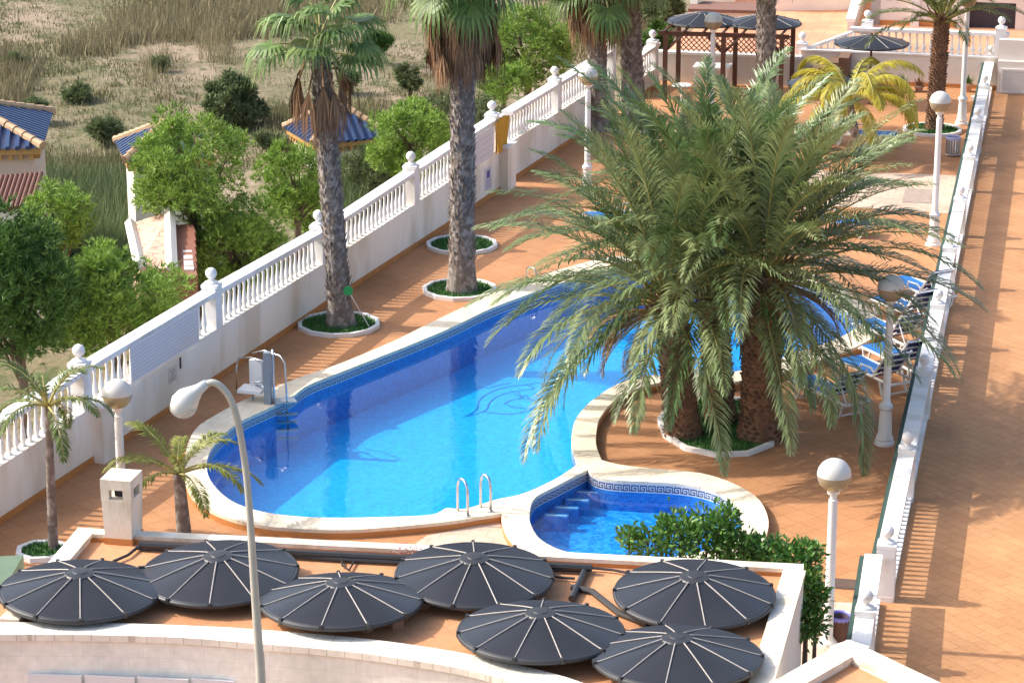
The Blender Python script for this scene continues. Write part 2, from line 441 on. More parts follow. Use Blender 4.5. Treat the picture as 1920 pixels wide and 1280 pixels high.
for y in ys:
    for x in xs:
        z = GZ + .22 * math.sin(x * .21 + 1.3) * math.cos(y * .17) + .12 * math.sin(x * .53 + y * .31)
        vv.append((x, y, z - .15))
nx = len(xs)
mb.add(vv, [(j * nx + i, j * nx + i + 1, (j + 1) * nx + i + 1, (j + 1) * nx + i) for j in range(len(ys) - 1) for i in range(nx - 1)])
ground = mb.build('ground', M_ground, smooth=True); tag(ground, kind='structure')

# left wall line (terrace side face), pixels of base / top of rail
LW = [(-150, 1083, 888), (0, 983, 799), (207, 846, 668), (413, 709, 544), (620, 568, 427), (840, 425, 281), (945, 353, 214)]
LW2 = [(960, 341, 209), (1077, 263, 138), (1152, 214, 92)]
LW3 = [(1196, 186, 108), (1236, 160, 80)]
def wp(t): return [P(x, y, 0) for x, y, _ in t]
def wh(t): return [HT(P(x, y, 0), yt) for x, y, yt in t]
Lb, Lh = wp(LW), wh(LW); Lb2, Lh2 = wp(LW2), wh(LW2); Lb3, Lh3 = wp(LW3), wh(LW3)

# right balustrade line (walkway side foot)
RR0, RR1 = P(1672, 1130), P(1862, 160)
RN0, RN1 = P(1640, 1262), P(1650, 1133)
Rdir = (RR1 - RR0).normalized(); Rnor = Vector((Rdir.y, -Rdir.x, 0))

far = P(1862, 160)
terr = [Vector((-22, 20, 0)), P(-150, 1083), P(945, 350), P(1236, 158), P(1236, 100), P(1866, 128), RR1 + Vector((0, 0, 0)), RR0, RN1, RN0 - Rdir * 12]
terr = [Vector((p.x, p.y, 0)) for p in terr]
mb = MB(); flat(mb, [terr, UN], 0.0)
terrace = mb.build('terrace', M_deck); tag(terrace, kind='structure')
w0 = RN0 - Rdir * 12
walk = [w0, RN1, RR0, RR1, P(1866, 128), RR1 + Vector((14, -2, 0)) + Rdir * 3, w0 + Vector((18, -4, 0))]
mb = MB(); flat(mb, [[Vector((p.x, p.y, 0)) for p in walk]], 0.0)
walkway = mb.build('walkway', M_walk); tag(walkway, kind='structure')
# retaining edge under the terrace (left)
mb = MB()
for pts, nm in (([P(1500, 312), P(1800, 326), P(1782, 398), P(1600, 385)], 0), ([P(1500, 1128), P(1626, 1133), P(1612, 1230), P(1480, 1230)], 0), ([P(795, 1000), P(935, 975), P(958, 1040), P(770, 1030)], 0)):
    pass
def patch(name, pts, z=.004, m=None):
    mb = MB(); flat(mb, [[Vector((p.x, p.y, 0)) for p in pts]], z); o = mb.build(name, m or M_beigepave); tag(o, kind='structure'); return o
patch('path', [P(1470, 318), P(1818, 330), P(1802, 402), P(1650, 392), P(1450, 380)])
patch('path', [P(1506, 1126), P(1634, 1131), P(1618, 1300), P(1480, 1300)])
patch('path', [P(800, 1004), P(936, 976), P(945, 1000), P(975, 1040), P(760, 1032)])

# ------------------------------------------------------------------ pools
def build_pool(name, label, outer, inner, depth, mwall, mfloor, wz, group, wmat):
    base = sum(inner, Vector((0, 0, 0))) / len(inner); base.z = 0
    t = thing(name, base, label, 'swimming pool', group)
    co = MB()
    flat(co, [outer, inner], ZC)
    strip(co, outer, .10, ZC); strip(co, inner, .11, ZC)
    co.build('coping', M_coping, t)
    rs = MB(); strip(rs, outer, -.05, .0999)
    rs.build('riser', M_skirt, t)
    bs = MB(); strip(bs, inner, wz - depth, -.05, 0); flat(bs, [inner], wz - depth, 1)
    bs.build('basin', [mwall, mfloor], t)
    # meander band: real mosaic cells, 8 x 7 per repeat
    pat = ["11111111", "10000001", "10111101", "10100101", "10101101", "10100001", "11111111"]
    pat = ["00000000", "11111110", "10000010", "10111010", "10001010", "11111011", "00000000"]
    rows = len(pat); ncol = 8
    per = [0.0]
    n = len(inner)
    for i in range(n): per.append(per[-1] + (inner[(i + 1) % n] - inner[i]).length)
    tot = per[-1]; reps = max(1, round(tot / .150)); cw = tot / (reps * ncol); hcell = .16 / rows
    mbk = MB(); seg = 0
    def at(s):
        s = min(s, tot - 1e-6)
        lo, hi = 0, n
        while hi - lo > 1:
            mid = (lo + hi) // 2
            if per[mid] <= s: lo = mid
            else: hi = mid
        f = (s - per[lo]) / max(1e-9, per[lo + 1] - per[lo])
        return inner[lo].lerp(inner[(lo + 1) % n], f)
    cols = [at(k * cw) for k in range(reps * ncol + 1)]
    for k in range(reps * ncol):
        a, b = cols[k], cols[k + 1]; j = 0
        while j < rows:
            v = pat[j][k % ncol]; j2 = j
            while j2 < rows and pat[j2][k % ncol] == v: j2 += 1
            zt, zb = .11 - j * hcell, .11 - j2 * hcell
            mbk.add([(a.x, a.y, zb), (b.x, b.y, zb), (b.x, b.y, zt), (a.x, a.y, zt)], [(0, 1, 2, 3)], 1 if v == '1' else 0)
            j = j2
    mbk.build('meander_tile_band', [M_tilewhite, M_tilenavy], t)
    w = MB(); flat(w, [inner], wz)
    wo = w.build('water', wmat); tag(wo, kind='structure')
    return t
WZ = -.07
DEPTH = .78
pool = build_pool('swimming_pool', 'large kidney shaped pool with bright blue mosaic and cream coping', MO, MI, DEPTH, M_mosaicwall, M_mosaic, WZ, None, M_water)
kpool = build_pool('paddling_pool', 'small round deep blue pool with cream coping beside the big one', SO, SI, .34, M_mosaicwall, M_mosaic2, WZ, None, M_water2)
# outlined dolphins in the floor mosaic
M_line = mat('dark_mosaic_line', (.0, .22, .56), .4)
def fl(px, py):          # pixel read at the water surface -> floor point
    p = P(px, py, WZ - DEPTH); return Vector((p.x, p.y, WZ - DEPTH + .012))
mb = MB()
def linework(pts, w=.026):
    q = cr_open([fl(x, y) for x, y in pts], 6)
    for a, b in zip(q[:-1], q[1:]):
        t = (b - a)
        if t.length < 1e-6: continue
        n = Vector((t.y, -t.x, 0)).normalized() * w / 2
        mb.add([a - n, a + n, b + n, b - n], [(0, 1, 2, 3)])
dol = [[(873, 781), (893, 768), (898, 752), (915, 738), (945, 727), (985, 722), (1000, 729), (968, 733), (935, 742), (917, 756), (912, 768), (893, 776), (873, 781)],
       [(896, 725), (915, 727), (935, 722), (958, 718)], [(958, 732), (966, 738), (976, 744), (972, 734)],
       [(905, 772), (925, 775), (958, 776), (990, 770), (1012, 758), (1028, 752)],
       [(985, 722), (1010, 718), (1034, 728), (1026, 738), (1036, 746), (1020, 744), (1002, 738)],
       [(945, 757), (960, 750), (985, 748), (1008, 754), (1018, 764), (995, 766), (965, 764), (945, 757)],
       [(975, 748), (985, 741), (992, 748)], [(1018, 764), (1034, 762), (1030, 770), (1016, 768)]]
for d in dol:
    mb = MB(); linework(d); mb.build('floor_line', M_line, pool)
# steps of the small pool
for k in range(5):
    a = P(1024 + k * 20, 957 - k * 14.5, WZ); a.z = WZ
    mb = MB(); mb.box(a + Vector((.17, -.02, -.225)), (.42, .16, .30), -.14); st_ = mb.build('step', M_mosaicwall, kpool)
    mb = MB(); mb.box(a + Vector((.17, -.06, -.066)), (.38, .03, .012), -.14); mb.build('step_edge', M_tilewhite, st_)

# ------------------------------------------------------------------ balustrades
def baluster_mesh(h, rmax=.052):
    pr = [(.052, 0), (.052, .05), (.03, .07), (.036, .1), (rmax, .24), (.046, .36), (.028, .6), (.024, .74), (.034, .82), (.026, .86), (.045, .93), (.045, 1)]
    mb = MB(); mb.lathe([(r, z * h) for r, z in pr], seg=10); return mb
def finial(mb, c, s=1.0):
    mb.box((c[0], c[1], c[2] + .03 * s), (.34 * s, .34 * s, .06 * s), AANG - PI/2)
    mb.lathe([(.14 * s, .06 * s), (.13 * s, .10 * s), (.06 * s, .12 * s), (.05 * s, .16 * s), (.075 * s, .18 * s)] +
             [(.115 * s * math.sin(a), .27 * s - .115 * s * math.cos(a)) for a in [PI * k / 10 for k in range(2, 11)]], c, 14)
def wall_interp(base, hs, s):
    d = 0
    for i in range(len(base) - 1):
        L = (base[i + 1] - base[i]).length
        if s <= d + L or i == len(base) - 2:
            f = (s - d) / L
            return base[i].lerp(base[i + 1], f), hs[i] + (hs[i + 1] - hs[i]) * f, (base[i + 1] - base[i]).normalized()
        d += L
def tot_len(base): return sum((b - a).length for a, b in zip(base[:-1], base[1:]))
def s_at_px(base, hs, px, n=2000):
    T = tot_len(base); best = None
    for k in range(n + 1):
        s = T * k / n; p, h, t = wall_interp(base, hs, s)
        zc = p.y * ct - (-st) * 0
        d = p - Vector((0, 0, H)); depth = d.y * ct - d.z * st
        x = 960 + F * d.x / depth
        if best is None or abs(x - px) < best[0]: best = (abs(x - px), s)
    return best[1]
def left_balustrade(name, label, base, hs, posts, frac, gaps=(), spacing=.235, z0=GZ - .5, pil=()):
    t = thing(name, base[0], label, 'wall')
    TH_ = .26
    wl, rl, sk, cp = MB(), MB(), MB(), MB()
    n = len(base)
    # face is on the right of a->b; body lies to the left
    for i in range(n - 1):
        a, b = base[i], base[i + 1]
        wl.wall(a, b, TH_, z0, hs[i] * frac, z0, hs[i + 1] * frac, off=-TH_ / 2)
        rl.wall(a, b, TH_ + .05, hs[i] - .085, hs[i], hs[i + 1] - .085, hs[i + 1], off=-TH_ / 2)
        rl.wall(a, b, TH_ - .04, hs[i] - .13, hs[i] - .0852, hs[i + 1] - .13, hs[i + 1] - .0852, off=-TH_ / 2)
        sk.wall(a, b, .02, 0, .13, 0, .13, off=.0115)
    wl.build('lower_wall', M_wallin, t)
    rl.build('handrail', M_baluster, t)
    sk.build('skirting', M_skirt, t)
    T = tot_len(base)
    ps = [s_at_px(base, hs, px) for px in posts]
    gp = [(s_at_px(base, hs, a), s_at_px(base, hs, b)) for a, b in gaps]
    hm = sum(hs) / n
    bh = hm * (1 - frac) - .13
    first = None; k = 0; s = spacing / 2
    while s < T:
        p, h, d = wall_interp(base, hs, s)
        if all(abs(s - q) > .22 for q in ps):
            nrm = Vector((d.y, -d.x, 0)); c = p - nrm * TH_ / 2
            zb = h * frac - .01; zt = h - .12
            if first is None:
                m = baluster_mesh(zt - zb); o = m.build('baluster', M_baluster, None, 60); o.parent = t
                o.location = Vector((c.x, c.y, zb)) - origin(t); first = o; h0 = zt - zb
            else:
                o = lcopy(first, t, (c.x, c.y, zb)); o.scale = (1, 1, (zt - zb) / h0)
            k += 1
        s += spacing
    fo = None
    for q in ps:
        p, h, d = wall_interp(base, hs, q); nrm = Vector((d.y, -d.x, 0)); c = p - nrm * TH_ / 2
        m = MB(); m.box((c.x, c.y, (h * frac + h + .06) / 2 - .0), (.30, .30, h + .06 - h * frac), math.atan2(d.y, d.x))
        po = m.build('post', M_baluster, t)
        m = MB(); finial(m, (c.x, c.y, h + .0602)); m.build('finial', M_baluster, po, 40)
    for px in pil:
        q = s_at_px(base, hs, px); p, h, d = wall_interp(base, hs, q); nrm = Vector((d.y, -d.x, 0))
        c = p + nrm * .11
        m = MB(); zt = h * frac + .02
        m.box((c.x, c.y, zt / 2 - .01), (.62, .24, zt + .02), math.atan2(d.y, d.x)); m.build('pilaster', M_wallin, t)
        m = MB(); m.box((c.x, c.y, zt + .02), (.70, .30, .05), math.atan2(d.y, d.x)); m.build('pilaster_cap', M_baluster, t)
    return t
lw1 = left_balustrade('balustrade_wall', 'long cream wall with white baluster railing between pool terrace and scrubland', Lb, Lh, (170, 414, 611, 782, 932), .575, pil=(190, 944))
lw2 = left_balustrade('balustrade_wall', 'far stretch of cream wall with white baluster railing behind the rear fan palms', Lb2, Lh2, (1048, 1150), .575)
lw3 = left_balustrade('balustrade_wall', 'short white baluster railing beside the timber pergola', Lb3, Lh3, (1230,), .45)

def banner(name, label, x0, x1, lines=9, sect=(Lb, Lh), lo=.58, hi=.97, hw=.04):
    s0, s1 = s_at_px(*sect, x0), s_at_px(*sect, x1)
    p0, h0, d = wall_interp(*sect, s0); p1, h1, _ = wall_interp(*sect, s1)
    nrm = Vector((d.y, -d.x, 0))
    t = thing(name, p0, label, 'banner')
    m = MB(); m.wall(p0 + nrm * .055, p1 + nrm * .055, .012, h0 * lo, h0 * hi, h1 * lo, h1 * hi); m.build('sheet', mat('printed_sheet', (.70, .67, .68), .5, (.66, .62, .64), 2, .3), t)
    m = MB()
    L = (p1 - p0).length; rnd = random.Random(3)
    for k in range(lines):
        f = (k + 1) / (lines + 1)
        zf = lo + (hi - lo) * f
        m.wall(p0 + nrm * .064, p1 + nrm * .064, .004, h0 * zf - .006, h0 * zf + .006, h1 * zf - .006, h1 * zf + .006)
    m.build('ruled_line', mat('faded_print', (.60, .54, .56), .6), t)
    return t
banner('banner', 'long white ruled banner tied over the balusters near the pool lift', 246, 372)
banner('banner', 'white printed banner on the wall beside the second fan palm', 853, 922, 4, lo=.56, hi=.95)
# small notices on the wall
def notice(name, label, px, z0, z1, w, col, sect=(Lb, Lh), marks=True, cat='sign', bcol=(.35, .33, .45)):
    s = s_at_px(*sect, px); p, h, d = wall_interp(*sect, s); nrm = Vector((d.y, -d.x, 0))
    p0 = p + nrm * .008 - d * w / 2; p1 = p + nrm * .008 + d * w / 2
    t = thing(name, (p.x, p.y, z0), label, cat)
    m = MB(); m.wall(p0, p1, .01, z0, z1); m.build('board', mat('sign_board', col, .5), t)
    if marks:
        m = MB(); rr = random.Random(int(px)); zz = z1 - .05
        while zz > z0 + .04:
            a = rr.uniform(.08, .25); b = rr.uniform(.6, .92)
            m.wall(p0.lerp(p1, a) + nrm * .007, p0.lerp(p1, b) + nrm * .007, .003, zz - .012, zz + .006); zz -= .05
        m.build('faint_line', mat('sign_print', bcol, .6), t)
    return t
n1 = notice('notice_sign', 'tall white notice with a blue square on the wall beside the second fan palm', 915, .25, .82, .5, (.68, .64, .70))
s = s_at_px(Lb, Lh, 915); p, h, d = wall_interp(Lb, Lh, s); nr = Vector((d.y, -d.x, 0))
m = MB(); m.wall(p + nr * .018 - d * .12, p + nr * .018 + d * .08, .004, .56, .74); m.build('blue_pictogram', mat('blue_print', (.04, .06, .35), .5), n1)
notice('rule_sign', 'small faint grey notice on the cream wall right below the long banner', 326, .55, .85, .35, (.66, .60, .52), bcol=(.25, .23, .22))
notice('wall_bracket', 'small black upright bracket on the cream wall below the long banner', 341, .72, .94, .06, (.03, .03, .03), marks=False, cat='bracket')
notice('rule_sign', 'small dark scribbled notice on the wall just past the yellow cloth', 962, .72, .98, .30, (.62, .55, .48), sect=(Lb2, Lh2), bcol=(.1, .09, .09))
# yellow cloth hanging on the pilaster post
s = s_at_px(Lb, Lh, 936); p, h, d = wall_interp(Lb, Lh, s); nr = Vector((d.y, -d.x, 0))
mb = MB(); U = 12; V = 10; vs = []
for i in range(V + 1):
    for j in range(U + 1):
        u = j / U; v = i / V
        q = p + nr * (.07 + .04 * math.sin(u * 14 + v * 2)) + d * ((u - .5) * (1.0 - .25 * v)) + Vector((0, 0, h + .0 - .85 * v - .08 * abs(u - .5)))
        vs.append(q)
mb.add(vs, [(i * (U + 1) + j, i * (U + 1) + j + 1, (i + 1) * (U + 1) + j + 1, (i + 1) * (U + 1) + j) for i in range(V) for j in range(U)])
o = mb.build('hanging_cloth', mat('yellow_cloth', (.62, .34, .02), .8, (.45, .22, .03), 8, .5), None, True)
tag(o, 'bright yellow cloth hanging over the wall post between the two banners of railing', 'cloth')

# right balustrade (long run): more than 100 balusters -> nearest 100 as parts, the rest as one part
def right_rail(name, label, a, b, posts, h=.84, spacing=.2):
    t = thing(name, a, label, 'railing')
    d = (b - a).normalized(); n = Vector((d.y, -d.x, 0)); L = (b - a).length
    m = MB(); m.wall(a, b, .24, -.3, .09, off=-.12); m.build('plinth', M_baluster, t)
    m = MB(); m.wall(a, b, .28, h - .09, h, off=-.13); m.wall(a, b, .19, h - .13, h - .0902, off=-.12); m.build('handrail', M_baluster, t)
    m = MB(); m.wall(a, b, .012, .10, h + .10, off=-.262)
    k = 0; s = spacing; first = None; rest = MB(); cnt = 0
    bm_ = baluster_mesh(h - .21)
    while s < L - .1:
        if all(abs(s - q) > .2 for q in posts):
            c = a + d * s - n * .12
            if cnt < 100:
                if first is None:
                    o = bm_.build('baluster', M_baluster, None, 60); o.parent = t; o.location = Vector((c.x, c.y, .085)) - origin(t); first = o
                else: lcopy(first, t, (c.x, c.y, .085))
            else:
                v = [(x + c.x, y + c.y, z + .085) for x, y, z in bm_.v]; rest.add(v, bm_.f)
            cnt += 1
        s += spacing
    if rest.v: r = rest.build('baluster', M_baluster, t, 60); r['kind'] = 'stuff'
    for q in posts:
        c = a + d * q - n * .12
        m = MB(); m.box((c.x, c.y, (h + .05) / 2 + .0), (.29, .29, h + .05), math.atan2(d.y, d.x)); po = m.build('post', M_baluster, t)
        m = MB(); finial(m, (c.x, c.y, h + .0502), .9); m.build('finial', M_baluster, po, 40)
    # green netting strip on thin stays along the terrace side
    g = MB(); g.wall(a, b, .01, .02, h + .10, off=-.30)
    return t
LR = (RR1 - RR0).length
posts = [.15 + k * (LR - .3) / 9 for k in range(10)]
rr = right_rail('balustrade', 'long white baluster railing between pool terrace and orange walkway', RR0, RR1, posts)
rn = right_rail('balustrade', 'short stepped stretch of white baluster railing beside the roof corner at bottom right', RN0 - Rdir * 2, RN1, [2.2])
# dark green netting strip fixed along its terrace side, above the handrail
M_net = mat('green_netting', (.018, .05, .04), .8, (.03, .07, .055), 10, .5)
for o_, a, b in ((rr, RR0, RR1), (rn, RN0 - Rdir * 2, RN1)):
    m = MB(); m.wall(a, b, .09, .70, .80, off=-.30); nt_ = m.build('netting_strip', M_net, o_)

# ------------------------------------------------------------------ planters
def planter(name, label, px, py, rpx, curbh=.085, n=12, ry=None, sc=1.0, gm=None):
    c = P(px, py, 0); r = rpx * scl(c.y, py); ry = r if ry is None else ry
    t = thing(name, c, label, 'planter', 'kerbed palm beds')
    ring = []; rin = []; 
    for k in range(n):
        a = 2 * PI * (k + .5) / n + .1
        ring.append(Vector((c.x + r * math.cos(a), c.y + ry * math.sin(a), 0)))
        rin.append(Vector((c.x + (r - .09) * math.cos(a), c.y + (ry - .09) * math.sin(a), 0)))
    m = MB(); flat(m, [ring, rin], curbh); strip(m, ring, 0, curbh); strip(m, rin, 0, curbh); m.build('kerb', M_white, t)
    m = MB(); flat(m, [rin], curbh - .04, 0)
    g = m.build('soil', M_grassbed, t)
    m = MB(); rd = random.Random(int(px))
    for k in range(int(1400 * r * ry)):
        a = rd.uniform(0, 2 * PI); q = math.sqrt(rd.random()) * .95
        x = c.x + (r - .09) * q * math.cos(a); y = c.y + (ry - .09) * q * math.sin(a)
        hh = rd.uniform(.04, .10); w = .012; b = rd.uniform(0, PI); lx, ly = rd.uniform(-.04, .04), rd.uniform(-.04, .04)
        z = curbh - .042
        m.add([(x - w * math.cos(b), y - w * math.sin(b), z), (x + w * math.cos(b), y + w * math.sin(b), z), (x + lx, y + ly, z + hh)], [(0, 1, 2)])
    go = m.build('turf', mat('turf_blades', (.05, .17, .02), .7, (.03, .11, .015), 3, .5, island=.35), t); go['kind'] = 'stuff'
    return c
PL1 = planter('palm_planter', 'white kerbed grass bed round the fan palm nearest the pool lift', 635, 611, 79)
PL2 = planter('palm_planter', 'white kerbed grass bed touching the long pool edge under the second fan palm', 862, 546, 71)
PL3 = planter('palm_planter', 'white kerbed grass bed just behind the second fan palm, no trunk inside', 866, 462, 68)
PL4 = planter('palm_planter', 'large white kerbed bed of the date palm clump by the small pool', 1349, 800, 117, ry=1.75)
PL5 = planter('palm_planter', 'small white kerbed grass bed of the lone palm near the back wall', 1748, 246, 55, n=20)
PL6 = planter('palm_planter', 'white kerbed grass bed at the roof corner with a thin young palm', 80, 1037, 52, n=8)
PL7 = planter('palm_planter', 'white kerbed bed under the rear fan palm trunks', 1180, 238, 62)

# ------------------------------------------------------------------ palms
M_fan = mat('fan_palm_leaf', (.085, .175, .035), .5, (.19, .27, .08), 1.6, .5, island=.3, transl=.25)
M_fanold = mat('dry_fan_leaf', (.30, .165, .08), .8, (.15, .075, .04), 2.5, .5, island=.35)
M_ftrunk = mat('grey_palm_trunk', (.23, .19, .16), .9, (.10, .075, .06), 5, .5, .8, 25, col3=(.30, .26, .23), n3=7)
M_dtrunk = mat('date_palm_trunk', (.26, .14, .075), .9, (.10, .055, .035), 6, .5, .6, 25, island=.35)
M_date = mat('date_palm_leaflet', (.12, .195, .065), .34, (.30, .33, .15), 1.1, .5, island=.35, transl=.2)
M_date2 = mat('blue_green_leaflet', (.085, .175, .055), .36, (.19, .26, .10), 1.1, .5, island=.35, transl=.2)
M_yel = mat('yellow_green_leaflet', (.52, .43, .03), .5, (.38, .36, .05), 1.5, .5, island=.3, transl=.3)
M_young = mat('young_palm_leaflet', (.16, .22, .03), .5, (.28, .27, .05), 2, .5, island=.3, transl=.25)
M_queen = mat('queen_palm_leaflet', (.09, .16, .03), .5, (.17, .20, .06), 2, .5, island=.3, transl=.25)
M_deadfr = mat('dead_frond', (.34, .22, .11), .8, (.22, .13, .06), 3, .5, island=.35)
M_rachis = mat('palm_rachis', (.36, .30, .09), .5, (.26, .26, .08), 3, .4)

def frond(mb, c, az, el, L, droop, nl=62, ll=.42, w=.015, rng=random, rmi=1, vang=.62, start=.18, curl=0.0, tipel=None):
    """feather frond from c; rachis as thin tube (material rmi), leaflets folded strips (material 0)"""
    n = 16; pts = []; e = el; p = Vector(c); tv = []
    ca = az
    for i in range(n + 1):
        pts.append(p.copy())
        d = Vector((math.cos(e) * math.cos(ca), math.cos(e) * math.sin(ca), math.sin(e))); tv.append(d)
        p = p + d * (L / n)
        e = max(-1.48, e - droop / n * (.5 + 1.1 * i / n)); ca += curl / n
    mb.tube(pts, [.028 * (1 - .85 * i / n) for i in range(n + 1)], 4, False, rmi)
    for k in range(nl):
        s = start + (1 - start) * (k + rng.random() * .5) / nl
        x = s * n; i = min(int(x), n - 1); f = x - i
        q = pts[i].lerp(pts[i + 1], f); t = tv[i].lerp(tv[min(i + 1, n)], f).normalized()
        side0 = t.cross(Vector((0, 0, 1)))
        if side0.length < .05: side0 = Vector((math.sin(az), -math.cos(az), 0))
        side0.normalize(); up = side0.cross(t).normalized()
        env = math.sin(PI * min(1, (s - start) / (1 - start) * .88 + .1)) ** .6
        for sg in (-1, 1):
            l = ll * env * rng.uniform(.85, 1.12)
            fwd = .6 + .9 * s + rng.uniform(-.2, .2)
            va = vang + rng.uniform(-.4, .4)
            d = (t * fwd + side0 * sg * math.cos(va) + up * math.sin(va)).normalized()
            mid = q + d * l * .5
            d2 = (d + Vector((0, 0, -.35 - .3 * rng.random()))).normalized()
            tip = mid + d2 * l * .5
            wv = d.cross(up + side0 * sg * .3).normalized() * w * (.7 + .5 * env)
            mb.add([q - wv * .4, q + wv * .4, mid + wv, mid - wv, tip], [(0, 1, 2, 3), (3, 2, 4)], 0)

def date_trunk(mb, base, top, r0, r1, rng, n=14, boots=True, lean=0.0):
    base, top = Vector(base), Vector(top); k = 9
    pts = [base.lerp(top, i / k) + Vector((lean * math.sin(PI * i / k), 0, 0)) for i in range(k + 1)]
    rs = [r0 * (1.18 if i == 0 else 1) + (r1 - r0) * i / k for i in range(k + 1)]
    mb.tube(pts, rs, 14, True, 0)
    Lh_ = (top - base).length; rows = int(Lh_ / .085)
    for j in range(rows):
        f = (j + .5) / rows; x = f * k; i = min(int(x), k - 1)
        c = pts[i].lerp(pts[i + 1], x - i); r = rs[i] + (rs[i + 1] - rs[i]) * (x - i)
        for a_ in range(n):
            a = 2 * PI * (a_ + (j % 2) * .5) / n + rng.uniform(-.06, .06)
            o = Vector((math.cos(a), math.sin(a), 0)); s_ = Vector((-math.sin(a), math.cos(a), 0))
            wd = PI * r / n * .95; q = c + o * (r * .97); out = rng.uniform(.035, .085)
            hh = .055
            mb.add([q - Vector((0, 0, hh)), q + s_ * wd, q + Vector((0, 0, hh)) + o * .01, q - s_ * wd, q + o * out + Vector((0, 0, hh * .9))],
                   [(0, 1, 4), (1, 2, 4), (2, 3, 4), (3, 0, 4)], 0)

def date_palm(name, label, base, top, r0, r1, nfr, L, rng, els=(1.47, -.24), group=None, leaf=None, nl=62, ll=.42, cat='palm tree', dead=14, azskip=None):
    t = thing(name, base, label, cat, group)
    m = MB(); date_trunk(m, base, top, r0, r1, rng); 
    # stubs of cut fronds below the crown
    for k in range(46 if dead else 8):
        a = rng.uniform(0, 2 * PI); z = rng.uniform(-.75 if dead else -.1, .05)
        o = Vector((math.cos(a), math.sin(a), 0)); q = Vector(top) + Vector((0, 0, z)) + o * r1 * .9
        m.tube([q, q + o * .16 + Vector((0, 0, .12)), q + o * .26 + Vector((0, 0, .3))], [.04, .028, .015], 4, True, 0)
    m.build('trunk', M_dtrunk, t)
    m = MB()
    for k in range(nfr):
        f = (k + .5) / nfr
        el = els[0] + (els[1] - els[0]) * f ** 1.2 + rng.uniform(-.12, .12)
        az = k * 2.39996 + rng.uniform(-.2, .2)
        o = Vector((math.cos(az), math.sin(az), 0)) * r1 * .5
        Lk = L * rng.uniform(.86, 1.08) * (1 if f > .12 else .8 + f)
        frond(m, Vector(top) + o + Vector((0, 0, .15 - .35 * f)), az, el, Lk, rng.uniform(.8, 1.25) * (.50 + 1.1 * f - .30 * f * f), nl=nl, ll=ll, rng=rng, curl=rng.uniform(-.35, .35))
    m.build('crown', [leaf or M_date, M_rachis], t)
    if dead:
        m = MB()
        for k in range(dead):
            az = rng.uniform(0, 2 * PI); o = Vector((math.cos(az), math.sin(az), 0)) * r1
            frond(m, Vector(top) + o * .8 + Vector((0, 0, -.25)), az, rng.uniform(-.5, .3), L * rng.uniform(.3, .5), rng.uniform(1.2, 1.9), nl=40, ll=.26, rng=rng, rmi=0, w=.011)
        m.build('dead_fronds', M_deadfr, t)
    return t
rg = random.Random(11)
bR = P(1425, 822); bL = P(1281, 818); bM = P(1352, 790)
tR = Vector((bR.x - .02, bR.y, HT(bR, 512))); tL = Vector((bL.x - .30, bL.y, HT(bL, 556))); tM = Vector((bM.x - .25, bM.y + .3, HT(bM, 500)))
date_palm('date_palm', 'right hand date palm of the clump, orange brown scaly trunk', bR, tR, .37, .33, 74, 4.0, rg, leaf=M_date, nl=84, ll=.56)
date_palm('date_palm', 'left hand date palm of the clump, darker trunk nearest the pool curve', bL, tL, .31, .28, 60, 3.9, rg, leaf=M_date, nl=84, ll=.56)
date_palm('date_palm', 'middle date palm of the clump, trunk hidden behind drooping fronds', bM, tM, .26, .25, 52, 4.35, rg, leaf=M_date2, nl=84, ll=.56)
b5 = P(1751, 244); t5 = Vector((b5.x + .08, b5.y, HT(b5, 30)))
date_palm('date_palm', 'lone slender date palm in a round bed near the back wall', b5, t5, .22, .20, 26, 2.3, rg, els=(1.3, .15), nl=60, ll=.40, leaf=M_queen, dead=0)

def fan_leaf(mb, c, az, el, petL, R_, rng, mi=0, droop=.5, nseg=34, pmi=2):
    d = Vector((math.cos(el) * math.cos(az), math.cos(el) * math.sin(az), math.sin(el)))
    pts = []; p = Vector(c); e = el
    for i in range(6):
        pts.append(p.copy()); p = p + Vector((math.cos(e) * math.cos(az), math.cos(e) * math.sin(az), math.sin(e))) * petL / 5
        e -= droop / 5
    mb.tube(pts, [.03, .026, .022, .02, .018, .016], 4, False, pmi)
    hub = pts[-1]; t = Vector((math.cos(e) * math.cos(az), math.cos(e) * math.sin(az), math.sin(e)))
    s = t.cross(Vector((0, 0, 1)))
    if s.length < .05: s = Vector((math.sin(az), -math.cos(az), 0))
    s.normalize(); up = s.cross(t).normalized()
    for k in range(nseg):
        a = (k / (nseg - 1) - .5) * 2 * 1.85
        dd = (t * math.cos(a) + s * math.sin(a) + up * (.10 if k % 2 else -.02)).normalized()
        l = R_ * (.72 + .28 * math.cos(a * .8)) * rng.uniform(.9, 1.08)
        w = l * .040
        wv = dd.cross(up).normalized() * w
        q1 = hub + dd * l * .42; dn = Vector((0, 0, -1))
        d2 = (dd + dn * (.35 + .5 * rng.random())).normalized(); q2 = q1 + d2 * l * .25
        d3 = (d2 + dn * (1.0 + 1.6 * rng.random())).normalized(); q3 = q2 + d3 * l * .38
        mb.add([hub, q1 + wv, q1 - wv], [(0, 1, 2)], mi)
        mb.add([q1 - wv, q1 + wv, q2 + wv * .6, q2 - wv * .6, q3], [(0, 1, 2, 3), (3, 2, 4)], mi)

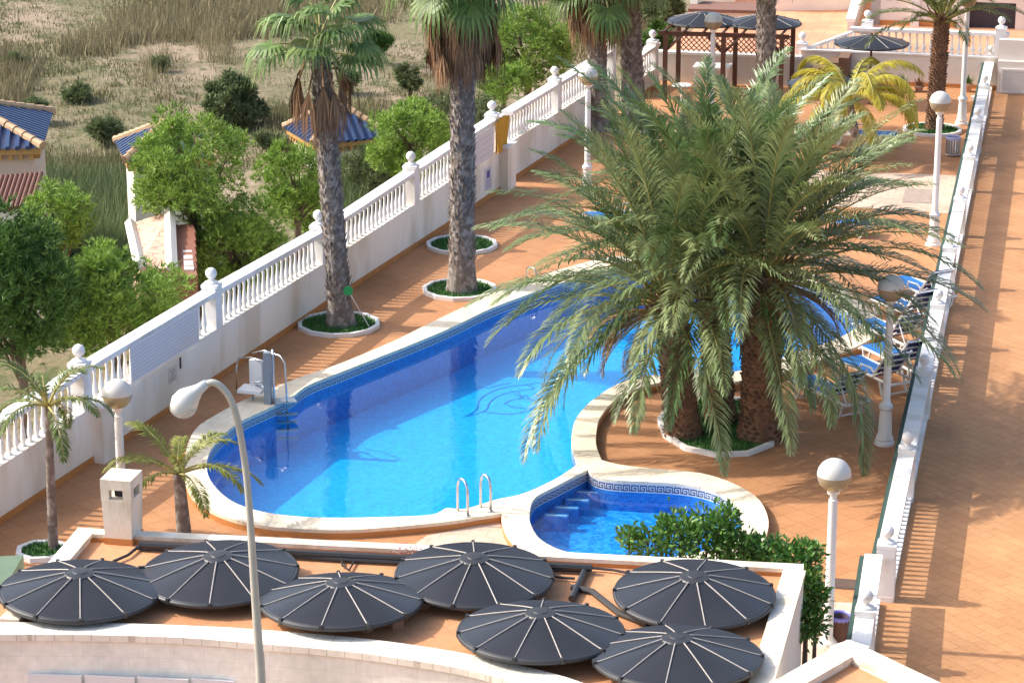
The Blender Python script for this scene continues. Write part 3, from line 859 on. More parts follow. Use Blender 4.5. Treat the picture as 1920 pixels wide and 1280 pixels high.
def fan_palm(name, label, base, top, r0, r1, rng, nleaf=34, Rl=1.15, skirt=26, skirtlen=1.1, group='fan palms along the pool', lean=0, up=True, flare=1.45, sk_z=0.0, els=(1.35, -.55)):
    base, top = Vector(base), Vector(top)
    t = thing(name, base, label, 'palm tree', group)
    k = 12
    pts = [base.lerp(top, i / k) + Vector((lean * math.sin(PI * i / k), 0, 0)) for i in range(k + 1)]
    rs = [r0 + (r1 - r0) * i / k for i in range(k + 1)]
    rs[0] *= flare; rs[1] *= 1 + (flare - 1) * .25
    m = MB(); m.tube(pts, rs, 16, True, 0)
    rows = int((top - base).length / .10)
    for j in range(rows):
        f = (j + .5) / rows; x = f * k; i = min(int(x), k - 1)
        c = pts[i].lerp(pts[i + 1], x - i); r = rs[i] + (rs[i + 1] - rs[i]) * (x - i)
        n = 13
        if f < .10: continue
        for a_ in range(n):
            if rng.random() < .15: continue
            a = 2 * PI * (a_ + (j % 2) * .5 + rng.uniform(-.2, .2)) / n
            o = Vector((math.cos(a), math.sin(a), 0)); s_ = Vector((-math.sin(a), math.cos(a), 0))
            wd = r * .2; q = c + o * (r * .96) + Vector((0, 0, rng.uniform(-.03, .03)))
            l = rng.uniform(.06, .17)
            tip = q + o * rng.uniform(.03, .09) + Vector((0, 0, l)) + s_ * rng.uniform(-.06, .06)
            m.add([q - s_ * wd, q + s_ * wd, tip, q + o * .02 - Vector((0, 0, .05))], [(0, 1, 2), (3, 1, 0), (0, 2, 3), (1, 3, 2)], 0)
    m.build('trunk', M_ftrunk, t)
    m = MB()
    for j in range(nleaf):
        f = (j + .5) / nleaf
        el = els[0] + (els[1] - els[0]) * f + rng.uniform(-.15, .15); az = j * 2.39996 + rng.uniform(-.25, .25)
        fan_leaf(m, top + Vector((0, 0, .1 - .25 * f)), az, el, rng.uniform(.75, 1.15) * Rl, Rl * rng.uniform(.85, 1.1), rng, 0, rng.uniform(.4, .9), pmi=1)
    m.build('crown', [M_fan, M_rachis], t)
    if skirt:
        m = MB()
        for j in range(skirt):
            az = j * 2.39996 + rng.uniform(-.3, .3)
            o = Vector((math.cos(az), math.sin(az), 0)); q = top + o * r1 * .9 + Vector((0, 0, -.1 - sk_z * rng.random()))
            # hanging closed leaf
            mid = q + o * rng.uniform(.2, .58) + Vector((0, 0, -.35)); 
            m.tube([q, q + o * .15 + Vector((0, 0, .05)), mid], [.03, .025, .02], 4, False, 0)
            for e in range(26):
                a = rng.uniform(-1, 1); s_ = Vector((-math.sin(az), math.cos(az), 0))
                l = skirtlen * rng.uniform(.6, 1.1)
                en = mid + s_ * a * .22 + o * rng.uniform(-.08, .14) + Vector((0, 0, -l))
                m2 = mid.lerp(en, .45) + s_ * a * .08 + o * .06
                w = .018; wv = s_ * w
                m.add([mid - wv * .4, mid + wv * .4, m2 + wv, m2 - wv, en], [(0, 1, 2, 3), (3, 2, 4)], 0)
        m.build('dead_frond_skirt', M_fanold, t)
    return t
def up_to(b, px, py):
    z = HT(b, py); sc = scl(b.y, py)
    q = D(px, py, b.y); return Vector((q.x, b.y, z))
rf = random.Random(5)
b = P(640, 611); fan_palm('fan_palm', 'fan palm with fully visible green crown beside the pool lift', b, up_to(b, 600, 92), .235, .19, rf, nleaf=19, Rl=.95, skirt=11, skirtlen=1.25, els=(1.45, .15), sk_z=.35)
b = P(866, 547); fan_palm('fan_palm', 'tallest looking fan palm at the long pool edge with wide brown skirt', b, up_to(b, 868, -66), .27, .235, rf, nleaf=24, Rl=1.15, skirt=85, skirtlen=1.0, sk_z=1.35, flare=1.35, els=(1.3, -.12))
b = P(1122, 243); fan_palm('fan_palm', 'rear fan palm behind the far globe lamp, brown skirt below the frame top', b, up_to(b, 1118, -45), .26, .24, rf, nleaf=24, Rl=1.1, skirt=40, skirtlen=.9, sk_z=.8, els=(1.3, -.25))
b = P(1190, 236); fan_palm('fan_palm', 'rear fan palm between balustrade and pergola, crown above the frame', b, up_to(b, 1176, -95), .31, .27, rf, nleaf=20, Rl=1.1, skirt=20)
b = P(1437, 262); fan_palm('fan_palm', 'tall bare fan palm trunk rising in front of the pergola', b, up_to(b, 1436, -130), .27, .24, rf, nleaf=20, Rl=1.1, skirt=20)

def feather_palm(name, label, base, top, r0, r1, nfr, L, rng, leaf, els, droop, nl=40, ll=.3, w=.014, trunkmat=None, vang=.3, azs=None, cat='palm tree'):
    t = thing(name, base, label, cat)
    m = MB(); k = 10; base, top = Vector(base), Vector(top)
    pts = [base.lerp(top, i / k) for i in range(k + 1)]
    pts2 = []; rs = []
    for i in range(k * 5 + 1):
        f = i / (k * 5); pts2.append(base.lerp(top, f)); rs.append((r0 + (r1 - r0) * f) * (1 + (.07 if i % 2 else 0)))
    rs[0] *= 1.3
    m.tube(pts2, rs, 12, True); m.build('trunk', trunkmat or M_ftrunk, t, True)
    m = MB()
    for j in range(nfr):
        f = (j + .5) / nfr; az = (j * 2.39996 + rng.uniform(-.2, .2)) if azs is None else azs[j % len(azs)] + rng.uniform(-.15, .15)
        el = els[0] + (els[1] - els[0]) * f + rng.uniform(-.1, .1)
        frond(m, top, az, el, L * rng.uniform(.85, 1.1), droop * rng.uniform(.8, 1.2), nl=nl, ll=ll, w=w, rng=rng, vang=vang, curl=rng.uniform(-.3, .3), start=.2)
    m.build('crown', [leaf, M_rachis], t)
    return t
rq = random.Random(21)
b = P(100, 1031); feather_palm('young_palm', 'thin grey trunked young palm at far left in front of the cream wall', b, up_to(b, 90, 762), .085, .055, 12, 1.35, rq, M_queen, (1.2, .0), 1.5, nl=34, ll=.26)
b = P(346, 1010); feather_palm('young_palm', 'short yellow green young palm between chimney and pool curve', b, up_to(b, 335, 888), .125, .09, 11, 1.45, rq, M_young, (1.1, .15), 1.5, nl=40, ll=.27)
b = P(1612, 300); feather_palm('yellow_palm', 'yellow drooping feather palm behind the big date palm clump', b, up_to(b, 1594, 196), .12, .10, 24, 2.5, rq, M_yel, (1.4, .4), 2.6, nl=110, ll=.45, w=.011, vang=-.6)

# ------------------------------------------------------------------ lamps
def globe_lamp(name, label, base, gz, rG=.25, collar=True, group='white globe lamps'):
    t = thing(name, base, label, 'lamp post', group)
    x, y = base.x, base.y; zb = base.z
    m = MB()
    if collar:
        pr = [(.19, 0), (.19, .05), (.155, .09), (.165, .12), (.13, .20), (.115, .55), (.10, .66), (.13, .70), (.13, .76), (.09, .80), (.075, .86)]
    else:
        pr = [(.14, 0), (.14, .06), (.10, .10), (.075, .14)]
    top = gz - rG * .93 - zb
    pr += [(.068, top - .15), (.05, top - .14), (.055, top - .06)]
    m.lathe(pr, (x, y, zb), 16); m.build('post', M_white, t, 35)
    m = MB(); m.lathe([(.05, 0), (.09, .02), (.10, .08), (.07, .09)], (x, y, gz - rG - .055), 14)
    m.lathe([(.03, 0), (.03, .14), (.055, .15), (.055, .24), (.01, .26)], (x, y, gz - rG * .9), 10)
    m.build('lamp_holder', M_plastic, t, 35)
    m = MB(); m.lathe([(rG * math.cos(a), rG * math.sin(a)) for a in [PI / 2 * k / 10 for k in range(0, 11)]] , (x, y, gz), 28, cap=False)
    m.build('upper_globe', M_globe, t, True)
    m = MB(); m.lathe([(max(.01, rG * math.cos(a)), rG * math.sin(a)) for a in [-PI / 2 * k / 10 for k in range(10, -1, -1)]], (x, y, gz - .002), 28, cap=False)
    m.build('lower_globe', M_amber, t, True)
    return t
def gl(label, gx, gy, bx, by, **k):
    b = P(bx, by); return globe_lamp('globe_lamp', label, b, HT(b, gy), **k)
gl('globe lamp nearest the camera, between small pool and white railing', 1561, 890, 1552, 1208, collar=False, rG=.255)
gl('globe lamp beside the railing, globe in front of the lone date palm', 1760, 191, 1750, 460)
gl('lamp post next to the blue loungers, globe hidden in palm fronds', 1668, 540, 1658, 832)
gl('globe lamp in front of the cream wall between the two rear trunks', 1099, 142, 1101, 366)
gl('globe lamp in front of the pergola domes', 1335, 40, 1333, 245)
gl('lamp post by the back wall whose globe is behind the lone palm fronds', 1812, -2, 1803, 233)
gl('globe lamp at left in front of the cream wall, beside the chimney', 217, 738, 232, 1000, rG=.25)

# foreground curved street lamp
Y0 = 26.0
t = thing('street_lamp', D(487, 1700, Y0), 'tall grey curved street lamp rising in front of the dome roof', 'street lamp')
px_path = [(500, 1700), (490, 1300), (484, 1200), (476, 1080), (468, 960), (462, 890), (455, 840), (446, 790), (434, 752), (418, 728), (400, 717), (384, 722), (372, 733)]
pts = cr_open([D(x, y, Y0) for x, y in px_path], 5); n = len(pts)
sc_ = scl(Y0, 900)
m = MB(); m.tube(pts, [sc_ * (10.5 - 4.0 * min(1, i / (n * .35))) for i in range(n)], 14); m.build('pole', mat('galvanised_pole', (.46, .45, .40), .5, (.36, .35, .31), 4, .5), t, True)
hp = D(352, 752, Y0)
dirv = (D(330, 765, Y0) - D(385, 722, Y0)).normalized()
m = MB(); pth = [D(388, 718, Y0), D(372, 730, Y0), D(362, 738, Y0), D(352, 748, Y0), D(338, 760, Y0), D(326, 768, Y0)]
m.tube(pth, [sc_ * r for r in (8, 11, 17, 24, 23, 12)], 18); m.build('lamp_housing', mat('grey_white_housing', (.66, .67, .66), .4), t, True)
m = MB(); cc = D(344, 762, Y0); rb = sc_ * 26
m.lathe([(max(.005, rb * math.cos(a)), rb * .85 * math.sin(a)) for a in [-PI / 2 * k / 8 for k in range(8, -1, -1)]], (cc.x, cc.y, cc.z), 22, cap=False)
m.build('glass_bowl', M_clear, t, True)

# ------------------------------------------------------------------ foreground roof with solar domes
ZR = 2.2; ZP = 2.32
rb_l = P(150, 989, ZP); rb_r = P(1507, 1057, ZP)
bl_in = None
t = thing('roof_terrace_building', P(700, 1100, 0), 'low white building in front with terracotta roof carrying black solar domes', 'building')
left_low = P(-60, 1240, ZP); right_low = rb_r - AX * 5.2
front_px = [(-60, 1188), (0, 1187), (150, 1187), (333, 1192), (467, 1202), (640, 1217), (760, 1233), (873, 1252), (973, 1279), (1060, 1308), (1130, 1340)]
front_in = [(-60, 1166), (0, 1166), (150, 1166), (333, 1171), (467, 1178), (640, 1192), (760, 1206), (873, 1224), (973, 1246), (1060, 1268), (1150, 1300)]
FO = cr_open([P(x, y, ZP) for x, y in front_px], 4); FI = cr_open([P(x, y, ZP) for x, y in front_in], 4)
r_end = rb_r - AX * 5.6
roof = [rb_l, rb_r, r_end] + list(reversed(FO)) + [P(-60, 1180, ZP)]
roofp = [Vector((p.x, p.y, 0)) for p in [rb_l, rb_r, r_end] + list(reversed(FI))]
m = MB(); flat(m, [roofp], ZR); m.build('roof_floor', M_rooftile, t)
m = MB()
for a, b in zip(FO[:-1], FO[1:]):
    m.add([(a.x, a.y, -3), (b.x, b.y, -3), (b.x, b.y, ZP - .09), (a.x, a.y, ZP - .09)], [(0, 1, 2, 3)])
m.build('curved_front_wall', M_block, t)
m = MB()
for i in range(len(FO) - 1):
    a, b, c, d = FO[i], FO[i + 1], FI[i + 1], FI[i]
    o_ = (a - d).normalized() * .04
    m.prism([((a + o_).x, (a + o_).y), ((b + o_).x, (b + o_).y), (c.x, c.y), (d.x, d.y)], ZP - .09, ZP)
m.build('front_parapet', M_ledge, t)
m = MB()
for i in range(len(FO) - 1):
    a, b, c, d = FO[i], FO[i + 1], FI[i + 1], FI[i]
    o_ = (d - a).normalized() * .02
    m.prism([((a + o_).x, (a + o_).y), ((b + o_).x, (b + o_).y), (c.x, c.y), (d.x, d.y)], ZR - .2, ZP - .0902)
m.build('front_upstand', M_roofwhite, t)
def low_wall(a, b, th, z0, z1, name, mt, off=0, cap=True):
    m = MB(); m.wall(a, b, th, z0, z1 - .06, off=off); m.build(name, mt, t)
    m = MB(); m.wall(a, b, th + .05, z1 - .06, z1, off=off); m.build('parapet_cap', M_roofwhite, t)
M_white2 = mat('white_render', (.80, .77, .70), .8, (.72, .67, .58), 1.5, .4, .3, 40)
low_wall(rb_l, rb_r, .16, -1, ZP, 'back_wall', M_white2, .1)
low_wall(rb_r - AX * .25, r_end, .26, -1, ZP + .01, 'side_wall', M_white2, .10)
left_end = P(2, 1160, ZP)
low_wall(left_end, rb_l - (rb_l - left_end).normalized() * .0, .22, -1, ZP + .005, 'left_wall', M_white2, .11)
# terracotta skirting inside
m = MB(); m.wall(rb_l + BX * .2, rb_r - BX * .24, .02, ZR, ZR + .055, off=.196)
m.build('roof_skirting', M_skirt, t)
# shutter in the curved wall
i0 = [k for k in range(len(FO))]
def on_front(px, inset, z):
    best = min(range(len(FO)), key=lambda i: abs((960 + F * FO[i].x / ((FO[i].y) * ct - (ZP - H) * st)) - px))
    return best
sh = MB(); fr_ = MB()
pxs = [45, 152, 252, 353, 440]
for q in range(4):
    a = P(pxs[q] + 3, 1187 + q * 3, ZP); b = P(pxs[q + 1] - 3, 1188 + (q + 1) * 3.2, ZP)
    a = Vector((a.x, a.y - .012, 0)); b = Vector((b.x, b.y - .012, 0))
    pn = MB(); pn.wall(a, b, .03, .4, 1.76); pn.build('shutter_panel', mat('pale_shutter', (.70, .71, .73), .4, (.60, .62, .68), 3, .3), t)

# chimney on the roof corner
cb = P(220, 1021, ZR); ch = HT(cb, 899)
ct_ = thing('chimney', cb, 'square white chimney with small openings at the roof corner', 'chimney')
def rbox(m, c, sx0, sy0, sx1, sy1, z0, z1, rz):
    vs = []
    for z, sx, sy in ((z0, sx0, sy0), (z1, sx1, sy1)):
        for x, y in ((-sx, -sy), (sx, -sy), (sx, sy), (-sx, sy)):
            vs.append((c.x + x / 2 * math.cos(rz) - y / 2 * math.sin(rz), c.y + x / 2 * math.sin(rz) + y / 2 * math.cos(rz), z))
    m.add(vs, [(3, 2, 1, 0), (4, 5, 6, 7), (0, 1, 5, 4), (1, 2, 6, 5), (2, 3, 7, 6), (3, 0, 4, 7)])
crz = AANG - PI / 2
cc = cb + AX * .22 + BX * .02
m = MB(); rbox(m, cc, .40, .44, .44, .48, ZR, ch - .33, crz)
for sx in (-1, 1):
    for sy in (-1, 1):
        q = cc + BX * sx * .165 + AX * sy * .185
        m.box((q.x, q.y, ch - .24), (.12, .12, .18), crz)
m.box((cc.x, cc.y, ch - .33 + .01), (.445, .485, .04), crz)
m.box((cc.x, cc.y, ch - .075), (.455, .495, .15), crz)
m.build('stack', M_roofwhite, ct_)
m = MB(); m.box((cc.x, cc.y, ch - .24), (.15, .18, .17), crz); m.build('flue', M_dark, ct_)
m = MB(); m.box((cc.x, cc.y, ZR + .05), (.425, .465, .10), crz); m.build('skirting', M_skirt, ct_)

# solar domes
def dome_proto():
    t = thing('solar_dome', (0, 0, 0), 'x', 'solar heater', 'black solar domes')
    Rr = 1.05; hh = .22; m = MB(); pr = []
    n = 66
    for i in range(n + 1):
        f = i / n; r = Rr + (.15 - Rr) * f
        u = (r - .15) / (Rr - .15)
        z = hh * (1 - u ** 1.1) + .10
        pr.append((r, z + (.010 if i % 2 else 0)))
    m.lathe(pr, (0, 0, 0), 72, cap=False)
    m.build('coiled_hose', mat('black_hose', (.020, .022, .028), .36, (.032, .034, .04), .9, .5), t, True)
    m = MB(); m.lathe([(Rr + .01 + .035 * math.cos(a), .07 + .035 * math.sin(a)) for a in [2 * PI * k / 10 for k in range(11)]], (0, 0, 0), 72, cap=False); m.build('rim', M_black, t, 30)
    m = MB(); m.lathe([(.21, .30), (.215, .318), (.20, .335), (.10, .35), (.09, .358), (.001, .362)], (0, 0, 0), 24); m.build('hub', M_black, t, 30)
    for k in range(11):
        a = 2 * PI * (k + .35) / 11; m = MB(); pts = []
        for i in range(9):
            f = i / 8; r = .2 + (Rr + .02 - .2) * f; u = max(0, (r - .15) / (Rr - .15)); pts.append((r * math.cos(a), r * math.sin(a), hh * (1 - min(1, u) ** 1.1) + .122 - .015 * f))
        m.tube(pts, .009, 6); rb = m.build('rib', mat('pale_steel_rod', (.40, .36, .33), .5) if k == 0 else bpy.data.materials['pale_steel_rod'], t)
        m = MB(); m.box(((Rr + .025) * math.cos(a), (Rr + .025) * math.sin(a), .085), (.045, .045, .08), a); m.build('end_clip', M_black, rb)
    return t
dome = dome_proto()
dl = [(150, 1116, 'black solar dome at the left end of the roof, over the front parapet', 1.0, 0.1),
      (411, 1083, 'black solar dome behind the curved lamp pole, second from left', .985, .5),
      (640, 1135, 'black solar dome just right of the lamp pole, near the front parapet', 1.0, .9),
      (889, 1087, 'black solar dome in the middle of the roof resting on visible blocks', 1.0, 1.4),
      (1014, 1192, 'black solar dome low in the middle, against the front parapet', 1.0, 1.9),
      (1302, 1122, 'black solar dome at the right rear of the roof beside the bush', 1.0, 2.3),
      (1270, 1240, 'black solar dome at the bottom right of the roof cut by the frame', 1.0, 2.6)]
roof_domes = []
for i, (px, py, lb, s, rz) in enumerate(dl):
    zz = ZR + .15
    q = P(px, py - 11, zz + .09); q.z = zz
    o = dome if i == 0 else copy_tree(dome, q, rz, lb)
    roof_domes.append(o)
    o['label'] = lb; o.location = q; o.rotation_euler = (.035 * math.sin(i * 2.3), .035 * math.cos(i * 3.1), rz)
domes_later = [(1300, 50, 1.0, 'black dome on the left half of the pergola top', 62), (1426, 46, 1.0, 'black dome on the right half of the pergola top behind the bare trunk', 65), (1618, 84, 1.0, 'free standing black dome parasol by the yellow palm', 65)]
# supports
M_bl = MB(); M_bl.box((0, 0, .07), (.16, .12, .14), .2)
blk = M_bl.build('support_block', M_brown); nb = 0
def block(x, y, a, lb):
    global nb
    o = blk if nb == 0 else blk.copy()
    if nb: C.objects.link(o)
    nb += 1
    o.location = (x, y, ZR); o.rotation_euler = (0, 0, a); tag(o, lb, 'block', 'brown blocks under the solar domes')
for x, y, lb in ((793, 1141, 'brown block under the front left rim of the middle dome'), (879, 1149, 'brown block under the front of the middle dome'), (743, 1180, 'brown block at the right rim of the third dome')):
    q = P(x, y, ZR); block(q.x, q.y + .05, .3, lb)

# pipes on the roof
def pipe(label, pxs, r, z=.06, name='pipe'):
    pts = [P(x, y, ZR + z) for x, y in pxs]
    m = MB(); m.tube(pts, r, 8); o = m.build(name, M_black, None, 40); tag(o, label, 'pipe', 'black pipes on the roof'); return o
pipe('thick black pipe running along the whole back parapet', [(262, 1020), (640, 1040), (1000, 1058), (1110, 1064)], .055, .10)
pipe('second black pipe lying just below the first one at the parapet', [(258, 1026), (430, 1034), (640, 1048), (1000, 1066), (1100, 1068)], .04, .05)
pipe('short black pipe branching towards the domes from the pipe junction', [(1100, 1062), (1085, 1095), (1072, 1122)], .05, .06)
pipe('black pipe bending from the junction to the right front dome', [(1072, 1100), (1110, 1108), (1160, 1148), (1215, 1170)], .045, .05)
pipe('thin black hose from the chimney foot to the first dome', [(262, 1022), (240, 1040), (212, 1052)], .022, .05, 'hose')
pipe('thin black hose looping near the third dome', [(640, 1042), (642, 1060), (655, 1068), (664, 1052), (668, 1044)], .015, .04, 'hose')
pipe('thin black hose between the middle dome and the pipe junction', [(1020, 1075), (1050, 1082), (1078, 1084)], .02, .05, 'hose')
pipe('thin black hose from the junction to the right rear dome', [(1108, 1064), (1150, 1068), (1190, 1076)], .02, .05, 'hose')

# second roof corner bottom right
t2 = thing('roof_corner_building', P(1600, 1290, 0), 'white edged roof corner with orange floor at the bottom right', 'building')
ZG = 2.6
ap = P(1591, 1199, ZG); l1 = P(1447, 1280, ZG); r1 = P(1762, 1280, ZG)
dl_ = (l1 - ap).normalized(); dr_ = (r1 - ap).normalized(); LL = 6
pl_ = ap + dl_ * LL; pr_ = ap + dr_ * LL
m = MB(); flat(m, [[ap, pr_, pl_]], ZG - .12); m.build('roof_floor', M_rooftile, t2)
m = MB(); m.wall(ap, pr_, .3, -1, ZG - .07, off=.15); m.wall(pl_, ap + dl_ * .0, .3, -1, ZG - .0702, off=.15); m.build('wall', M_white2, t2)
m = MB(); m.wall(ap, pr_, .34, ZG - .07, ZG, off=.15); m.wall(pl_, ap, .34, ZG - .0705, ZG - .0005, off=.15); m.build('parapet_cap', M_roofwhite, t2)

# ------------------------------------------------------------------ pool fittings
def hoop_ladder():
    t = thing('pool_ladder', P(888, 958), 'two chrome hoop handrails of the ladder between both pools', 'ladder')
    for (x, y, tx, ty) in ((858, 957, 877, 968), (901, 950, 920, 959)):
        a = P(x, y, ZC); b = P(tx, ty, ZC)
        h = .62; pts = [Vector((a.x, a.y, -.4)), Vector((a.x, a.y, ZC + h - .2))]
        for k in range(1, 8):
            u = k / 8 * PI
            c = (a + b) / 2; r = (b - a) / 2
            pts.append(c - r * math.cos(u) + Vector((0, 0, h - .2 + .2 * math.sin(u))))
        pts += [Vector((b.x, b.y, ZC + h - .2)), Vector((b.x, b.y, ZC))]
        m = MB(); m.tube(pts, .024, 10); m.build('handrail', M_metal, t, True)
        m = MB(); m.lathe([(.05, 0), (.045, .02), (.03, .03)], (b.x, b.y, ZC), 12); m.build('flange', M_metal, t, 30)
    return t
hoop_ladder()
# ladder rail behind, far pool edge
t = thing('pool_handrail', P(990, 530), 'slim steel handrail post at the far pool edge by the palm fronds', 'handrail')
a = P(988, 527, ZC); m = MB(); m.tube([a, a + Vector((0, 0, .28)), a + Vector((.04, -.03, .34)), a + Vector((.16, -.18, .34)), a + Vector((.2, -.24, .26)), a + Vector((.2, -.24, -.3))], .018, 8); m.build('rail', M_metal, t, True)
# pool lift with white seat
t = thing('pool_lift', P(500, 745), 'steel pool lift with white plastic seat at the pool edge', 'pool lift')
M_lift = mat('grey_lift_steel', (.30, .34, .38), .35, (.24, .28, .32), 5, .4, metal=.4)
pb = P(504, 775, ZC - .2); 
zt = HT(pb, 660)
m = MB(); m.box((pb.x, pb.y, (zt - .5) / 2), (.13, .13, zt + .5), crz); m.build('mast', M_lift, t)
m = MB(); m.tube([(pb.x + .11, pb.y, -.4), (pb.x + .11, pb.y, zt + .05)], .022, 8); m.build('piston', M_metal, t, True)
sc0 = scl(pb.y, 740)
def Lp(px, py, dy=0.0):
    q = D(px, py, pb.y + dy); return q
g1 = P(444, 740); 
m = MB()
m.tube([P(444, 735, 0), Lp(443, 690, .9), D(446, 671, g1.y), D(470, 670, g1.y - .5), D(497, 678, pb.y + .1)], .017, 8)
m.build('guard_rail', M_metal, t, True)
m = MB(); m.tube([D(474, 662, pb.y + .6), D(495, 657, pb.y + .5), D(525, 667, pb.y + .1), D(534, 680, pb.y), D(537, 735, pb.y), Vector((D(540, 790, pb.y).x, pb.y, -.4))], .018, 8); m.build('guard_rail', M_metal, t, True)
sx = D(475, 722, pb.y + .25)
m = MB(); m.box((sx.x - .02, sx.y, sx.z - .08), (.48, .42, .06), -.25); 
m.build('seat', M_plastic, t)
m = MB(); m.box((sx.x + .04, sx.y + .16, sx.z + .20), (.24, .08, .52), -.25); m.build('seat_back', M_plastic, t)
m = MB(); m.tube([(sx.x + .05, sx.y, sx.z), (pb.x, pb.y, sx.z + .02)], .02, 8); m.tube([(sx.x + .02, sx.y - .2, sx.z + .12), (pb.x, pb.y, sx.z + .16)], .018, 8)
m.tube([(sx.x - .02, sx.y, sx.z - .1), (sx.x, sx.y - .1, sx.z - .4), (pb.x, pb.y - .05, sx.z - .5)], .018, 8); m.build('swing_arm', M_lift, t, True)
m = MB()
for k in range(4):
    z = -.05 - .16 * k; m.box((pb.x + .32, pb.y - .02, z), (.46, .1, .03), .1)
m.box((pb.x + .3, pb.y + .1, ZC + .02), (.42, .35, .03), .3)
m.build('tread', M_lift, t)

# round green tag on a pole leaning on the first fan palm
t = thing('green_disc', P(660, 605), 'bright green disc on a thin pole leaning by the first fan palm', 'disc')
c0 = P(650, 600); z_ = HT(c0, 545); c1 = D(653, 545, P(640, 611).y - .42)
m = MB(); dsc = []; 
for k in range(20):
    a = 2 * PI * k / 20; dsc.append((c1.x + .1 * math.cos(a), c1.z + .1 * math.sin(a)))
vs = [(x, c1.y - .01, z) for x, z in dsc] + [(x, c1.y + .01, z) for x, z in dsc]
m.add(vs, [tuple(range(20)), tuple(reversed(range(20, 40)))] + [(k, 20 + k, 20 + (k + 1) % 20, (k + 1) % 20) for k in range(20)])
m.build('disc', mat('green_plastic', (.01, .33, .09), .4), t)
m = MB(); m.tube([c1, P(692, 612, .1)], .008, 6); m.build('stick', M_plastic, t)

# ------------------------------------------------------------------ loungers
def lounger():
    t = thing('sun_lounger', (0, 0, 0), 'x', 'sun lounger', 'blue and white sun loungers')
    W_ = .62; hz = .36
    m = MB()
    for s_ in (-1, 1):
        y = s_ * W_ / 2
        m.tube([(-1.0, y, hz - .06), (-.92, y, hz), (.35, y, hz), (.95, y, hz - .02)], .03, 8)
    m.tube([(-1.0, -W_ / 2, hz - .06), (-1.0, W_ / 2, hz - .06)], .028, 8); m.tube([(.95, -W_ / 2, hz - .02), (.95, W_ / 2, hz - .02)], .028, 8)
    m.build('frame', M_plastic, t, 40)
    for x in (-.72, .72):
        for s_ in (-1, 1):
            y = s_ * W_ / 2; m = MB()
            m.tube([(x - .14, y, hz - .02), (x - .06, y, .10), (x, y, .02), (x + .06, y, .10), (x + .14, y, hz - .02)], .026, 8); m.build('leg', M_plastic, t, 40)
    for x in (-.72, .72): m = MB(); m.tube([(x, -W_ / 2, .05), (x, W_ / 2, .05)], .02, 6); m.build('stretcher', M_plastic, t, 40)
    m = MB(); vs = []; n = 12
    for i in range(n + 1):
        x = -.95 + 1.3 * i / n; dz = -.03 * math.sin(PI * i / n)
        vs += [(x, -W_ / 2 + .03, hz + dz), (x, W_ / 2 - .03, hz + dz), (x, -W_ / 2 + .03, hz + .035 + dz), (x, W_ / 2 - .03, hz + .035 + dz)]
    m.add(vs, [(4*i+2, 4*i+3, 4*i+7, 4*i+6) for i in range(n)] + [(4*i+1, 4*i, 4*i+4, 4*i+5) for i in range(n)] + [(4*i, 4*i+2, 4*i+6, 4*i+4) for i in range(n)] + [(4*i+3, 4*i+1, 4*i+5, 4*i+7) for i in range(n)])
    m.build('seat_sling', M_blue, t)
    e = R(52); cx, cz = .35, hz + .02
    u = Vector((math.cos(e), 0, math.sin(e))); q = Vector((cx, 0, cz)); Lb_ = .74; nn = Vector((-math.sin(e), 0, math.cos(e)))
    m = MB()
    a1, a2 = q + u * .04, q + u * (Lb_ - .02)
    pr = []
    for a_ in (a1, a2):
        for y in (-W_ / 2 + .035, W_ / 2 - .035):
            pr += [a_ + Vector((0, y, 0)) - nn * .01, a_ + Vector((0, y, 0)) + nn * .03]
    m.add(pr, [(0, 2, 3, 1), (4, 5, 7, 6), (0, 1, 5, 4), (2, 6, 7, 3), (1, 3, 7, 5), (0, 4, 6, 2)]); m.build('back_sling', M_navy, t)
    m = MB()
    for s_ in (-1, 1): m.tube([q + Vector((0, s_ * W_ / 2, 0)), q + u * Lb_ + Vector((0, s_ * W_ / 2, 0))], .028, 8)
    for k in range(4): 
        a_ = q + u * (.1 + (Lb_ - .1) * k / 3) - nn * .03
        m.tube([a_ + Vector((0, -W_ / 2, 0)), a_ + Vector((0, W_ / 2, 0))], .02, 6)
    m.build('back_frame', M_plastic, t, 40)
    for s_ in (-1, 1):
        m = MB(); b_ = q + u * .5 + Vector((0, s_ * (W_ / 2 - .04), 0)); m.tube([b_, Vector((.92, s_ * (W_ / 2 - .04), hz))], .016, 6)
        m.tube([(-.1, s_ * (W_ / 2 + .03), hz), (-.05, s_ * (W_ / 2 + .03), hz + .17), (.3, s_ * (W_ / 2 + .03), hz + .19), (.42, s_ * (W_ / 2 + .03), hz + .12)], .022, 6); m.tube([(-.1, s_ * (W_ / 2 + .03), hz), (.35, s_ * (W_ / 2 + .03), hz)], .02, 6)
        m.tube([(.35, s_ * (W_ / 2 + .03), hz), (.60, s_ * (W_ / 2 - .04), hz + .17)], .016, 6)
        m.build('back_prop', M_plastic, t, 40)
    return t
lp = lounger()
lst = [(1555, 762, -60, 'blue sun lounger nearest the camera, left end of the row'), (1640, 724, -62, 'blue sun lounger with raised navy back behind the lamp post'),
       (1682, 698, -63, 'blue sun lounger with raised navy back against the white railing'), (1668, 650, -62, 'blue sun lounger between pool corner and lamp post, second row'),
       (1698, 604, -62, 'blue sun lounger under the right frond tips near the railing'), (1726, 566, -62, 'farthest lounger of the railing row, mostly hidden by frond tips'),
       (1168, 426, 10, 'white lounger behind the big palm at left, near the cream wall'), (1618, 272, 170, 'far lounger under the yellow palm'),
       (1565, 438, 160, 'white lounger glimpsed behind the palm fronds at the far pool side')]
